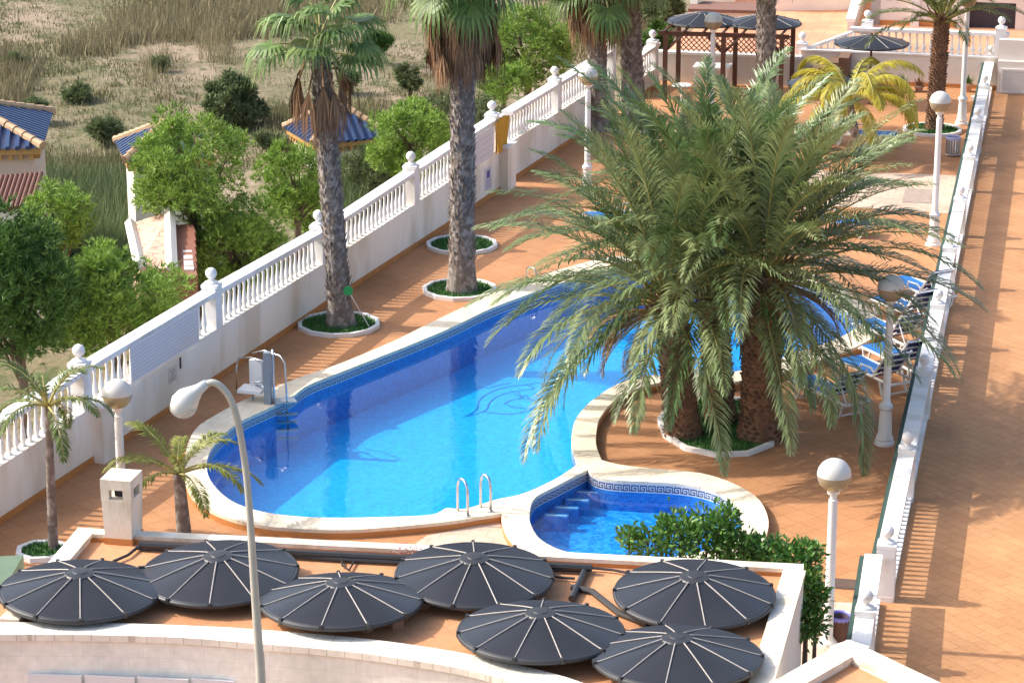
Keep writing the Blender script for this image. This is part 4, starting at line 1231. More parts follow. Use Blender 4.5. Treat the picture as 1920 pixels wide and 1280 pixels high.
for i, (px, py, a, lb) in enumerate(lst):
    q = P(px, py)
    if i == 0: o = lp
    else: o = copy_tree(lp, q, R(a), lb)
    o.location = q; o.rotation_euler = (0, 0, R(a)); o['label'] = lb; o.scale = (.93, .93, .93)

# ------------------------------------------------------------------ bins, manholes, pots
def bin_(name, label, px, py, r, h, colrim, slats):
    c = P(px, py); t = thing(name, c, label, 'bin')
    m = MB(); n = 18
    for k in range(n):
        a = 2 * PI * k / n; m.box((c.x + r * math.cos(a), c.y + r * math.sin(a), h / 2 + .03), (.02, .07 if slats else .03, h - .06), a)
    m.tube([(c.x + r * math.cos(2 * PI * k / 24), c.y + r * math.sin(2 * PI * k / 24), .05) for k in range(25)], .012, 6)
    m.build('slat_basket', M_wood if slats else M_metal, t)
    m = MB(); m.lathe([(r * .8, .04), (r * .88, h * .6), (r * .97, h), (r * .93, h), (r * .84, h * .55), (r * .75, .06)], c, 20); m.build('liner', mat('pale_liner', (.60, .60, .66), .5) if not slats else mat('dark_liner', (.14, .10, .12), .5), t, 40)
    m = MB(); m.lathe([(r * 1.06, h - .05), (r * 1.1, h + .01), (r * 1.0, h + .03), (r * .9, h + .01), (r * .9, h - .02)], c, 24, cap=False); m.build('rim', mat('lilac_rim', colrim, .4), t, 40)
bin_('litter_bin', 'slatted litter bin with lilac blue rim beside the nearest globe lamp', 1573, 1200, .17, .40, (.22, .22, .62), True)
bin_('litter_bin', 'pale wire litter bin with lilac rim near the lone palm bed', 1786, 292, .19, .50, (.45, .45, .72), False)
def manhole(px, py, w, l, col, label):
    c = P(px, py); m = MB(); m.box((c.x, c.y, .006), (w, l, .012), crz); m.box((c.x, c.y, .0145), (w - .08, l - .08, .005), crz)
    o = m.build('manhole_cover', mat('cover', col, .6, tuple(x * .7 for x in col), 6, .5)); tag(o, label, 'manhole cover')
manhole(1585, 1095, .40, .42, (.13, .085, .065), 'small brown square cover in the terrace by the nearest lamp')
manhole(1722, 368, .75, 1.5, (.42, .33, .27), 'large beige cover plate in the terrace near the second lamp')
def pot(px, py, r, h, col, label, plant):
    c = P(px, py); t = thing('plant_pot', c, label, 'plant pot', 'pots along the back wall')
    m = MB(); m.lathe([(r * .62, 0), (r * .9, h * .8), (r * 1.05, h * .82), (r * 1.05, h), (r * .85, h), (r * .8, h * .9)], c, 16); m.build('pot', mat('pot_clay', col, .7), t, 40)
    m = MB(); rd = random.Random(int(px))
    for k in range(90):
        a = rd.uniform(0, 2 * PI); e = rd.uniform(.2, 1.5); l = rd.uniform(.08, .26)
        d = Vector((math.cos(a) * math.cos(e), math.sin(a) * math.cos(e), math.sin(e))); s_ = Vector((-math.sin(a), math.cos(a), 0)) * .02
        q = Vector((c.x, c.y, h * .9)) + d * l * .5
        m.add([q - s_, q + d * l, q + s_], [(0, 1, 2)])
    m.build('plant', M_shrub if plant else M_fanold, t)
M_shrub = mat('shrub_leaf', (.045, .12, .02), .5, (.09, .18, .03), 1.5, .5, island=.4, transl=.2)
pot(1690, 172, .19, .26, (.52, .28, .10), 'ochre pot, leftmost at the foot of the back wall', True)
pot(1723, 172, .15, .17, (.36, .22, .16), 'small brown pot right of the ochre one, by the lone palm trunk', False)
pot(1814, 172, .16, .24, (.50, .26, .14), 'clay pot behind the rear lamp post foot', True)
pot(1245, 150, .22, .30, (.55, .24, .08), 'orange pot at the left pergola post', True)
pot(1600, 165, .18, .26, (.34, .22, .18), 'dark pot behind the yellow palm fronds', True)
c = P(1829, 210); t = thing('yellow_cabinet', c, 'small yellow box with white top by the back wall and railing', 'box')
m = MB(); m.box((c.x, c.y, .17), (.24, .2, .34), crz); m.build('box_body', mat('yellow_paint', (.60, .38, .10), .5), t)
m = MB(); m.box((c.x, c.y, .40), (.27, .22, .12), crz); m.box((c.x, c.y - .115, .40), (.1, .01, .07), crz); m.build('top_panel', M_white, t)

# ------------------------------------------------------------------ green canopy, lower-left corner
t = thing('canopy', P(15, 1090, 1.2), 'grey green canopy edge at the left frame border beside the roof', 'canopy')
M_can = mat('green_canvas', (.14, .20, .13), .7, (.09, .15, .09), 3, .5)
q = [P(-60, 1045, 2.25), P(44, 1040, 2.25), P(2, 1112, 2.25), P(-60, 1125, 2.25)]
m = MB(); m.prism([(p.x, p.y) for p in q], 2.05, 2.25); m.build('canvas_top', M_can, t)
m = MB(); m.box((q[1].x - .3, q[1].y - .3, .9), (.08, .08, 2.3), .3); m.build('pole', M_metal, t)

# ------------------------------------------------------------------ pergola
pg = thing('pergola', P(1365, 180), 'dark brown timber pergola carrying two black domes', 'pergola')
pf0, pf1 = P(1246, 184), P(1463, 192)
pk0, pk1 = P(1271, 158), P(1484, 166)
zt = 2.15
zt = HT(pf0, 66)
pm = pf0.lerp(pf1, .50); pmk = pk0.lerp(pk1, .50)
tops = []
for p_ in (pf0, pm, pf1, pk0, pmk, pk1):
    m = MB(); m.box((p_.x, p_.y, zt / 2), (.13, .13, zt), crz); m.build('post', M_wood, pg)
for p_ in (pf0, pm, pf1):
    m = MB()
    for s_ in (-1, 1):
        if (p_ is pf0 and s_ < 0) or (p_ is pf1 and s_ > 0): continue
        m.tube([Vector((p_.x, p_.y, zt - .48)), Vector((p_.x, p_.y, zt - .02)) + BX * s_ * .45], .045, 4)
    m.build('brace', M_wood, pg)
for a, b in ((pf0, pf1), (pk0, pk1)):
    m = MB(); d = (b - a).normalized() * .2; m.wall(a - d, b + d, .10, zt, zt + .12); m.build('beam', M_wood, pg)
n = 6
for k in range(n + 1):
    a = pf0.lerp(pf1, k / n); b = pk0.lerp(pk1, k / n); d = (b - a).normalized() * .25
    m = MB(); m.wall(a - d, b + d, .05, zt + .1202, zt + .18); m.build('rafter', M_wood, pg)
zd = zt + .185
for k, f in enumerate((.27, .80)):
    q = pf0.lerp(pf1, f).lerp(pk0.lerp(pk1, f), .5)
    o = copy_tree(dome, Vector((q.x, q.y, zd)), k * .7, ('black dome on the left half of the timber pergola', 'black dome on the right half of the pergola, behind the bare trunk')[k])
    o.scale = (1.0, 1.0, 1.0)
q0 = P(1754, 199) ; hpar = 1.62
sh_dir = Vector((sd.x, sd.y, 0)) / sd.z
q = Vector((q0.x + sh_dir.x * hpar, q0.y + sh_dir.y * hpar, hpar))
q = Vector((q.x, q.y, HT(Vector((0, q.y, 0)), 86)))
o = copy_tree(dome, q, .3, 'free standing black dome parasol above the yellow palm'); o.scale = (1, 1, .9)
m = MB(); m.tube([(0, 0, -q.z), (0, 0, .42)], .035, 8); m.tube([(0, 0, -q.z), (0, 0, -q.z + .05)], .25, 14)
pp = m.build('pole', M_wood); pp.parent = o
# its neighbour, hidden by the palm but casting the second shadow seen on the terrace
q0 = P(1690, 285); q2 = Vector((q0.x + sh_dir.x * q.z, q0.y + sh_dir.y * q.z, q.z))
q2 = Vector((q2.x, q2.y, q.z))
o2 = copy_tree(o, q2, .9, 'black dome parasol mostly hidden in the big palm fronds')

# white table with stools in the pergola
t = thing('patio_table', P(1345, 168), 'white table under the pergola', 'table')
c = P(1335, 168)
m = MB(); m.box((c.x, c.y, .72), (1.1, .8, .05), crz); m.build('table_top', M_plastic, t)
for sx_ in (-1, 1):
    for sy_ in (-1, 1):
        q = c + BX * sx_ * .48 + AX * sy_ * .33; m = MB(); m.box((q.x, q.y, .35), (.06, .06, .70), crz); m.build('leg', M_plastic, t)
c = P(1278, 192); t = thing('round_stool', c, 'small round white table left of the pergola lamp', 'table')
m = MB(); m.lathe([(.20, .48), (.30, .5), (.30, .53), (.01, .535)], c, 20); m.build('table_top', M_plastic, t, 40)
m = MB(); m.lathe([(.16, 0), (.03, .03), (.03, .48)], c, 12); m.build('pedestal', M_plastic, t, 40)

# ------------------------------------------------------------------ back walls, stairs, upper terrace
bw0, bw1 = P(1500, 152), P(1868, 168)
bw0 = bw1 - BX * ((bw1 - bw0).length)
zl = HT(bw1, 107); zu = HT(bw1, 63)
t = thing('back_wall', bw1, 'cream back wall topped by a white baluster railing under the house', 'wall')
m = MB(); m.wall(bw0, bw1, .3, -.3, zl - .05, off=-.15); m.build('lower_wall', mat('pinkish_render', (.74, .68, .61), .8, (.68, .61, .54), 1.3, .4, .2, 40), t)
M_pink = bpy.data.materials['pinkish_render']
m = MB(); m.wall(bw0, bw1, .36, zl - .05, zl, off=-.15); m.build('ledge', M_baluster, t)
bwr = bw0 + BX * (P(1592, 156).x - bw0.x)
m = MB(); m.wall(bwr, bw1 + BX * .3, .3, zu - .1, zu, off=-.15); m.build('handrail', M_baluster, t)
m = MB(); m.wall(bw0, bw1, .02, 0, .12, off=.0115); m.build('skirting', M_skirt, t)
bmh = baluster_mesh(zu - .1 - zl, .085); first = None; L = (bw1 - bw0).length; k = (bwr - bw0).length + .12
while k < L:
    q = bw0 + BX * k + AX * .15
    if first is None: first = bmh.build('baluster', M_baluster, None, 60); first.parent = t; first.location = Vector((q.x, q.y, zl)) - origin(t)
    else: lcopy(first, t, (q.x, q.y, zl))
    k += .21
q = bw1 + AX * .15 + BX * .05
m = MB(); m.box((q.x, q.y, (zl + zu) / 2 + .05), (.32, .32, zu - zl + .1), crz); po = m.build('post', M_baluster, t)
m = MB(); finial(m, (q.x, q.y, zu + .1)); m.build('finial', M_baluster, po, 40)
# wall beyond the walkway end with a louvred vent
e0 = P(1868, 176); e1 = e0 + BX * 6
t = thing('walkway_end_wall', e0, 'cream wall closing the orange walkway, with a white louvred panel', 'wall')
m = MB(); m.wall(e0, e1, .3, -.3, zl - .001, off=-.151); m.build('wall_face', M_pink, t)
m = MB(); m.wall(e0, e1, .25, zl + .0, zu - .101, off=-.3); m.build('upper_band', M_pink, t)
lv = e0 + BX * .1
m = MB()
z_a, z_b = HT(e0, 172), HT(e0, 131)
m.wall(lv, lv + BX * 3, .05, z_b, z_b + .05, off=.025); m.wall(lv, lv + BX * 3, .05, z_a - .0, z_a + .05, off=.025); m.wall(lv, lv + BX * .06, .05, z_a + .0502, z_b - .0002, off=.025)
m.build('louvre_frame', M_white, t)
m = MB(); zz = z_a + .07
while zz < z_b - .03: m.wall(lv + BX * .062, lv + BX * 3, .03, zz, zz + .035, off=.02); zz += .055
m.build('louvre', M_white, t)
# upper terrace floor
UZ = zl - .06
up_poly = [P(1200, 60, 0), bw0, bw1, bw1 + BX * 8, bw1 + BX * 8 + AX * 70, bw0 - BX * 8 + AX * 70]
# wall behind the pergola
pw0, pw1 = P(1232, 152), P(1502, 160)
pw1 = pw0 + BX * (pw1 - pw0).length
zpw = HT(pw0, 96)
t = thing('pergola_back_wall', pw0, 'low white wall with dark lattice above it behind the pergola', 'wall')
m = MB(); m.wall(pw0, pw1, .25, -.3, zpw - .08, off=-.125); m.build('wall_face', M_pink, t)
m = MB(); m.wall(pw0, pw1, .32, zpw - .08, zpw, off=-.125); m.build('coping', M_white, t)
m = MB(); L = (pw1 - pw0).length; hL = .52; k = 0
lat0 = pw0 + AX * .12
x = .5
def latt(m, x0, x1, z0, z1):
    s = .16; n_ = int((x1 - x0) / s)
    for i in range(-4, n_ + 1):
        for sg in (1, -1):
            xa = x0 + i * s; xb = xa + (z1 - z0)
            za, zb_ = (z0, z1) if sg > 0 else (z1, z0)
            if xa < x0:
                f = (x0 - xa) / (xb - xa); za = za + (zb_ - za) * f; xa = x0
            if xb > x1:
                f = (x1 - xa) / (xb - xa); zb_ = za + (zb_ - za) * f; xb = x1
            if xb <= xa + .01: continue
            a = lat0 + BX * xa; b = lat0 + BX * xb
            m.tube([Vector((a.x, a.y, za)), Vector((b.x, b.y, zb_))], .016, 4)
latt(m, .6, L - .3, zpw + .02, zpw + .02 + hL)
m.build('lattice', M_wood, t)
m = MB(); m.wall(lat0 + BX * .55, lat0 + BX * (L - .25), .04, zpw + .54, zpw + .60); m.build('lattice_rail', M_wood, t)
# upper terrace: starts behind both walls
a0 = pw0 + AX * .24; a1 = pw1 + AX * .24; b0 = bw0 + AX * .28; b1 = bw1 + BX * 8 + AX * .28
UZ2 = zpw - .15
m = MB(); el_ = P(1400, -15, UZ2); el_ = a0 + (Vector((el_.x, el_.y, 0)) - Vector((a0.x, a0.y, 0))) * 2.5
pol = [a0, a1, b0 + AX * .0, b1, b1 + AX * 60, el_]
flat(m, [[Vector((p.x, p.y, 0)) for p in pol]], UZ2)
strip(m, [Vector((p.x, p.y, 0)) for p in pol], GZ - .6, UZ2)
M_upper = tile_mat('salmon_terrace_tiles', (.70, .34, .20), (.64, .30, .17), (.52, .25, .15), .4, 0, msize=.01)
o = m.build('upper_terrace', M_upper); tag(o, kind='structure')
# stair with its slanting balustrade
s0 = P(1508, 150); s0 = Vector((s0.x, s0.y, 0))
t = thing('outdoor_staircase', s0, 'stair with slanting white baluster rail climbing to the upper terrace', 'stairs')
zs0 = HT(s0, 100); s1 = s0 + BX * 1.75 + AX * .1
M_stone = mat('brown_stone_steps', (.22, .12, .07), .8, (.14, .08, .05), 3, .5)
rl = MB(); zh0, zh1 = HT(s0, 90), HT(s1, 50)
rl.wall(s0, s1, .22, zh0 - .10, zh0, zh1 - .10, zh1); rl.build('handrail', M_baluster, t)
rl = MB(); rl.wall(s0, s1, .22, 0, zh0 - .62, 0, zh1 - .62); rl.build('stringer', M_pink, t)
fb = None
for k in range(9):
    f = (k + .5) / 9; q = s0.lerp(s1, f); zb = zh0 - .62 + (zh1 - zh0) * f
    if fb is None: bq = baluster_mesh(.53); fb = bq.build('baluster', M_baluster, None, 60); fb.parent = t; fb.location = Vector((q.x, q.y, zb)) - origin(t)
    else: lcopy(fb, t, (q.x, q.y, zb))
m = MB(); m.box((s0.x - .1, s0.y, (zh0 + .1) / 2), (.34, .34, zh0 + .1), crz); po = m.build('post', M_baluster, t)
m = MB(); finial(m, (s0.x - .1, s0.y, zh0 + .1002)); m.build('finial', M_baluster, po, 40)
m = MB(); q1_ = s1 + BX * .1
m.box((q1_.x, q1_.y, (zh1 + .12) / 2), (.34, .34, zh1 + .12), crz); po = m.build('post', M_baluster, t)
m = MB(); finial(m, (q1_.x, q1_.y, zh1 + .1202)); m.build('finial', M_baluster, po, 40)
for k in range(6):
    m = MB(); q = s0 - AX * (.75) + BX * (-.2 + .3 * k); z = .16 * (k + 1)
    m.box((q.x, q.y + .1, z / 2), (.30, 1.1, z), crz); m.build('step', M_stone, t)
# house facade at top right
hb = P(1632, 46, UZ2); hb = Vector((hb.x, hb.y, UZ2)); hr = hb + BX * 7.0
t = thing('terrace_house', hb, 'pinkish cream house front with a dark garage opening on the upper terrace', 'house')
def hx(px): 
    # distance along the facade seen at column px
    best = min((abs((960 + F * (hb + BX * (i * .02)).x / ((hb + BX * (i * .02)).y * ct - (UZ2 - H) * st)) - px), i) for i in range(0, 400)); return best[1] * .02
g0, g1_ = hx(1816), hx(1903)
Hh = 5.0
m = MB(); m.wall(hb, hb + BX * g0, .3, UZ2 - .2, UZ2 + Hh, off=-.15); m.wall(hb + BX * g1_, hb + BX * 12, .3, UZ2 - .2, UZ2 + Hh, off=-.15)
zgt = HT(hb + BX * g0, 4)
m.wall(hb + BX * g0, hb + BX * g1_, .3, zgt, UZ2 + Hh, off=-.15)
m.wall(hb, hb + AX * 8, .3, UZ2 - .2, UZ2 + Hh - .001, off=.152)
m.build('facade', M_pink, t)
m = MB(); m.wall(hb + BX * g0, hb + BX * g1_, .06, UZ2, zgt, off=-.22); m.build('garage_door', mat('charcoal_door', (.035, .032, .045), .5), t)
m = MB(); m.wall(hb + BX * .3, hb + BX * (g0 - .02), .03, UZ2, UZ2 + .16, off=.02); m.build('skirting', M_skirt, t)
for px in (1706, 1793):
    q = hb + BX * hx(px); m = MB(); m.wall(q, q + BX * .28, .10, UZ2, UZ2 + Hh, off=.052); m.build('pilaster', M_white, t)
m = MB(); q = hb + BX * hx(1716); m.wall(q, q + BX * 1.0, .03, UZ2 + .25, UZ2 + 2.3, off=.016); m.build('door', M_white, t)
q = hb + BX * (g1_ + .3) - AX * .8
# stair rail going up left of the house
t = thing('garden_wall', P(1600, 50), 'white sloping garden wall rising beside the house at the top', 'wall')
a = P(1594, 62, UZ2); b = P(1628, -10, UZ2); za, zb = UZ2 + .45, UZ2 + 1.5
a = Vector((a.x, a.y, 0)); b = Vector((b.x, b.y, 0))
m = MB(); m.wall(a, b, .2, UZ2 - .2, za - .1, UZ2 - .2, zb - .1); m.build('wall_face', M_pink, t)
m = MB(); m.wall(a, b, .3, za - .1, za, zb - .1, zb); m.build('coping', M_white, t)
# long low walls at the very top of the picture
def far_wall(label, p0, p1, h, mt=None, z=None):
    z = UZ2 if z is None else z
    a = P(*p0, z); b = P(*p1, z); t = thing('boundary_wall', a, label, 'wall')
    m = MB(); m.wall(a, b, .25, z - .2, z + h - .1); m.build('wall_face', mt or M_white2, t)
    m = MB(); m.wall(a, b, .32, z + h - .1, z + h); m.build('coping', M_white, t)
far_wall('long pale boundary wall across the salmon terrace at the top edge', (1452, 20), (1618, 17), 1.3)
far_wall('white sloping boundary wall behind the pergola domes', (1300, 42), (1396, -12), .9)
t = thing('low_shed', P(1340, 50, UZ2), 'low brown flat roof behind the pergola domes', 'shed')
a = P(1290, 50, UZ2); b = P(1440, 54, UZ2)
m = MB(); m.wall(a, b, 1.2, UZ2, UZ2 + .5, off=-.6); m.build('shed_wall', M_white2, t)
m = MB(); m.wall(a, b, 1.5, UZ2 + .5, UZ2 + .6, off=-.6); m.build('shed_roof', mat('brown_roof', (.22, .11, .08), .8), t)

# ------------------------------------------------------------------ houses beyond the wall
def tile_roof_mat(name, c1, c2):
    m = mat(name, c1, .28, c2, 4, .5); return m
M_blueroof = tile_roof_mat('glazed_blue_tile', (.022, .045, .12), (.045, .08, .17))
M_ochre = mat('ochre_trim', (.46, .27, .08), .6, (.36, .20, .07), 5, .5)
M_ridge = mat('clay_ridge', (.50, .34, .20), .7, (.38, .24, .14), 5, .5)
def villa(label, corner, w, dpt, zroof, zapex, rz, extra=None, wallm=None):
    """corner = front right eave corner in plan; walls go to the ground; hip roof with half round tiles"""
    t = thing('villa', (corner.x, corner.y, GZ), label, 'house')
    X = Vector((math.cos(rz), math.sin(rz), 0)); Yv = Vector((-math.sin(rz), math.cos(rz), 0))
    c = corner - X * w / 2 + Yv * dpt / 2
    m = MB(); m.box((c.x, c.y, (zroof + GZ - .5) / 2), (w - .5, dpt - .5, zroof - GZ + .5), rz); m.build('wall', wallm or M_white2, t)
    m = MB(); m.box((c.x, c.y, zroof - .09), (w - .12, dpt - .12, .16), rz); cor = m.build('cornice', M_ochre, t)
    m = MB(); nd = int(w / .28)
    for s_ in (-1, 1):
        for k in range(nd):
            q = c + X * (-w / 2 + .3 + (w - .6) * k / (nd - 1)) + Yv * s_ * (dpt / 2 - .18); m.box((q.x, q.y, zroof - .25), (.10, .16, .14), rz)
            q = c + Yv * (-dpt / 2 + .3 + (dpt - .6) * k / (nd - 1)) + X * s_ * (w / 2 - .18); m.box((q.x, q.y, zroof - .25), (.16, .10, .14), rz)
    m.build('dentil_course', M_ochre, cor)
    ap = Vector((c.x, c.y, zapex)); cs = [c + X * sx * w / 2 + Yv * sy * dpt / 2 + Vector((0, 0, zroof)) for sx, sy in ((-1, -1), (1, -1), (1, 1), (-1, 1))]
    cs = [Vector((p.x, p.y, zroof)) for p in cs]
    m = MB()
    m.add([cs[0], cs[1], cs[2], cs[3], ap], [(0, 1, 4), (1, 2, 4), (2, 3, 4), (3, 0, 4), (3, 2, 1, 0)])
    for i in range(4):
        a, b = cs[i], cs[(i + 1) % 4]; L_ = (b - a).length; nn = int(L_ / .24)
        for k in range(nn):
            f = (k + .5) / nn; e = a.lerp(b, f)
            mid = (a + b) / 2; up = ap - mid
            g = 1 - abs(2 * f - 1)
            st_ = e; en = e + up * g * .98
            if g < .06: continue
            m.tube([st_ + Vector((0, 0, .01)), en + Vector((0, 0, .01))], .07, 6)
    rf_ = m.build('tiled_roof', M_blueroof, t, 40)
    m = MB()
    for p in cs:
        nn = 9
        for k in range(nn):
            a = p.lerp(ap, k / nn); b = p.lerp(ap, (k + 1.05) / nn); m.tube([a + Vector((0, 0, .06)), b + Vector((0, 0, .05))], [.12, .10], 8)
    m.build('ridge_tile', M_ridge, rf_)
    return t
def vv_(px, py, Y): return D(px, py, Y)
q = D(80, 278, 64); villa('left villa tower with glossy blue tiled hip roof and ochre dentil cornice', Vector((q.x, q.y, 0)), 4.2, 4.2, q.z, q.z + .80, R(6), wallm=mat('beige_render', (.55, .44, .37), .85, (.50, .40, .33), 2, .4))
q = D(234, 304, 68); rz_ = R(14); X = Vector((math.cos(rz_), math.sin(rz_), 0)); villa('villa tower half hidden by a bushy pine, blue roof corner visible', Vector((q.x, q.y, 0)) + X * 2.5, 2.5, 2.5, q.z, q.z + .72, rz_)
q = D(585, 272, 78); rz_ = R(24); X = Vector((math.cos(rz_), math.sin(rz_), 0)); villa('villa tower with blue tiled roof behind the first fan palm trunk', Vector((q.x, q.y, 0)) + X * 2.6, 2.6, 2.6, q.z, q.z + .95, rz_)
# brown pantile lean-to below the left villa
t = thing('lean_to_roof', D(30, 400, 62), 'small lean to with brown pantiles under the left villa', 'shed')
a = D(-40, 396, 61); b = D(62, 388, 61); 
m = MB(); n = 11
for k in range(n):
    e = a.lerp(b, (k + .5) / n); m.tube([e, e + Vector((.0, 1.6, .45))], .062, 8)
m.build('pantile_roof', mat('brown_pantile', (.14, .05, .03), .7, (.09, .035, .022), 6, .5), t, 40)
m = MB(); m.wall(a + Vector((0, .2, 0)), b + Vector((0, .2, 0)), .2, GZ - .4, a.z - .05); m.build('wall', M_white2, t)
# stone clad stair wall
M_stonepink = bpy.data.materials.new('pink_crazy_stone'); M_stonepink.use_nodes = True
nt = M_stonepink.node_tree; N = nt.nodes; L_ = nt.links; tc = N.new('ShaderNodeTexCoord')
v = N.new('ShaderNodeTexVoronoi'); v.feature = 'DISTANCE_TO_EDGE'; v.inputs['Scale'].default_value = 3.2; L_.new(tc.outputs['Object'], v.inputs['Vector'])
cr = N.new('ShaderNodeValToRGB'); cr.color_ramp.elements[0].position = .01; cr.color_ramp.elements[1].position = .06
cr.color_ramp.elements[0].color = (.30, .17, .12, 1); cr.color_ramp.elements[1].color = (.66, .42, .31, 1)
L_.new(v.outputs['Distance'], cr.inputs[0]); L_.new(cr.outputs[0], N['Principled BSDF'].inputs['Base Color']); N['Principled BSDF'].inputs['Roughness'].default_value = .85
t = thing('stone_clad_ramp', D(290, 500, 57), 'pinkish crazy stone ramp wall with brown steps between the pines', 'stairs')
Yr = 57
a = D(244, 420, 60); b = D(318, 395, 60); c_ = D(322, 505, 54); d_ = D(262, 500, 54)
m = MB(); m.add([a, b, c_, d_, Vector((a.x, a.y, GZ - .5)), Vector((b.x, b.y, GZ - .5)), Vector((c_.x, c_.y, GZ - .5)), Vector((d_.x, d_.y, GZ - .5))],
                [(3, 2, 1, 0), (0, 4, 7, 3), (3, 7, 6, 2), (2, 6, 5, 1), (1, 5, 4, 0)]); m.build('stone_face', M_stonepink, t)
m = MB()
for e0_, e1_ in ((a, d_), (b, c_)): m.tube([e0_ + Vector((0, 0, .04)), e1_ + Vector((0, 0, .04))], .13, 4)
m.build('edge_kerb', M_white2, t)
for k in range(7):
    q = D(330, 508 - k * 13, 54 + k * .8); m = MB(); m.box((q.x + .05, q.y, q.z - .5), (.75, .8, 1.0), .2); m.build('step', mat('red_step', (.28, .11, .07), .8) if k == 0 else bpy.data.materials['red_step'], t)
m = MB(); q0_ = D(338, 420, 60); q1_ = D(346, 505, 54); m.add([q0_, q1_, Vector((q1_.x, q1_.y, GZ)), Vector((q0_.x, q0_.y, GZ)), q0_ + Vector((.2, 0, 0)), q1_ + Vector((.2, 0, 0)), Vector((q1_.x + .2, q1_.y, GZ)), Vector((q0_.x + .2, q0_.y, GZ))], [(0, 1, 2, 3), (7, 6, 5, 4), (0, 4, 5, 1), (1, 5, 6, 2), (2, 6, 7, 3), (3, 7, 4, 0)]); m.build('side_wall', M_white2, t)

# ------------------------------------------------------------------ pines, shrubs
M_pine = mat('pine_needles', (.17, .30, .045), .6, (.30, .43, .08), 1.7, .5, island=.5, transl=.2)
M_pined = mat('dark_pine_needles', (.055, .125, .022), .6, (.10, .20, .035), .9, .5, island=.4, transl=.15)
M_olive = mat('olive_shrub_leaf', (.11, .155, .06), .7, (.19, .225, .10), .9, .5, island=.4, transl=.15)
M_bark = mat('bark', (.14, .10, .075), .9, (.08, .055, .04), 6, .5, .6, 20)
def pine(label, px, py, rxp, ryp, pyb, leaf=None, dens=1.0, seed=1, nl=.17, w=.014, name='pine_tree', cat='tree', group='bushy pines beyond the wall', z0=None, fuzz=1.0, Y=None):
    rng = random.Random(seed * 77 + 3)
    b = P(px, pyb, GZ) if Y is None else Vector((D(px, py, Y).x, Y, GZ)); Y = b.y; s_ = scl(Y, py)
    c = D(px, py, Y); rx, rz = rxp * s_ * 1.06, ryp * s_ / .95 * 1.05; ry = rx * .95
    t = thing(name, (c.x, c.y, GZ), label, cat, group)
    m = MB(); tr = [Vector((c.x, c.y, GZ - .3)), Vector((c.x + .1, c.y, (GZ + c.z) / 2)), Vector((c.x, c.y, c.z))]
    m.tube(tr, [.06 + rx * .05, .05 + rx * .04, .03 + rx * .02], 8)
    clumps = []
    nc = int(46 * dens)
    for k in range(nc):
        while True:
            u = Vector((rng.uniform(-1, 1), rng.uniform(-1, 1), rng.uniform(-.9, 1)))
            if .3 < u.length < 1: break
        if u.length < .62 and rng.random() < .6: u = u.normalized() * rng.uniform(.62, 1.1)
        q = Vector((c.x + u.x * rx * .86, c.y + u.y * ry * .86, c.z + u.z * rz * .82))
        clumps.append((q, rng.uniform(.12, .32) * (rx + rz) / 2 * fuzz))
    for q, r in clumps[::3]:
        a = tr[1].lerp(tr[2], rng.random()); mid = a.lerp(q, .5) + Vector((0, 0, .1)); m.tube([a, mid, q], [.035, .025, .01], 5, False)
    m.build('trunk', M_bark, t, True)
    m = MB(); L_n = nl
    for q, r in clumps:
        nt_ = int(52 * (r / .35) ** 1.6) + 12
        for j in range(nt_):
            v = Vector((rng.gauss(0, 1), rng.gauss(0, 1), rng.gauss(.25, 1))).normalized()
            o = q + v * r * rng.uniform(.45, 1.0)
            for e in range(7):
                d = (v * .8 + Vector((rng.gauss(0, .6), rng.gauss(0, .6), rng.gauss(.45, .5)))).normalized()
                sd_ = d.cross(Vector((rng.gauss(0, 1), rng.gauss(0, 1), rng.gauss(0, 1))))
                if sd_.length < .01: continue
                sd_ = sd_.normalized() * w; l = L_n * rng.uniform(.6, 1.2)
                m.add([o - sd_, o + sd_, o + d * l], [(0, 1, 2)])
    m.build('crown', leaf or M_pine, t)
    return t
pine('bright green pine hiding the middle villa', 362, 315, 112, 108, 470, dens=1.5, seed=1, Y=60)
pine('round bright green pine left of the first fan palm', 550, 340, 78, 74, 470, dens=1.1, seed=2, Y=64)
pine('bright pine with pointed top above the balustrade left of the fan palm', 440, 462, 104, 90, 566, dens=1.4, seed=3, Y=60)
pine('small pine tucked behind the first fan palm trunk', 582, 388, 55, 62, 490, dens=.9, seed=4, Y=66)
pine('wide green pine overhanging the ruled banner', 206, 565, 136, 98, 690, dens=1.9, seed=5, Y=51.5)
pine('darkest large pine at the left frame edge', 25, 540, 118, 150, 730, leaf=M_pined, dens=2.2, seed=6, Y=50)
pine('light green pine behind the dark one, below the left villa', 108, 410, 74, 70, 520, dens=1.1, seed=7, Y=60)
pine('bright yellow green pine right of the villa behind the fan palm', 775, 262, 92, 76, 370, dens=1.4, seed=8, Y=73)
pine('tall bright pine behind the far balustrade', 985, 90, 92, 80, 235, dens=1.5, seed=9, Y=86)
pine('lower bright pine in front of the tall one at the far balustrade', 940, 158, 58, 40, 240, dens=.9, seed=10, Y=82)
pine('dull green pine behind the second palm trunk', 855, 225, 70, 62, 320, leaf=M_olive, dens=1.0, seed=12, Y=75, group='grey green shrubs')
pine('olive shrub climbing over the wall by the yellow cloth', 905, 232, 50, 46, 340, leaf=M_olive, dens=.8, seed=13, Y=67.5, name='olive_shrub', cat='shrub', group='grey green shrubs', nl=.12)
pine('dark shadowed shrub between the two fan palms', 705, 318, 60, 50, 390, leaf=M_olive, dens=.8, seed=14, Y=74, name='olive_shrub', cat='shrub', group='grey green shrubs')
pine('big dark round bush alone in the dry field', 440, 192, 58, 48, 232, leaf=M_olive, dens=1.3, seed=15, name='field_bush', cat='shrub', group='bushes in the field', nl=.2, w=.035)
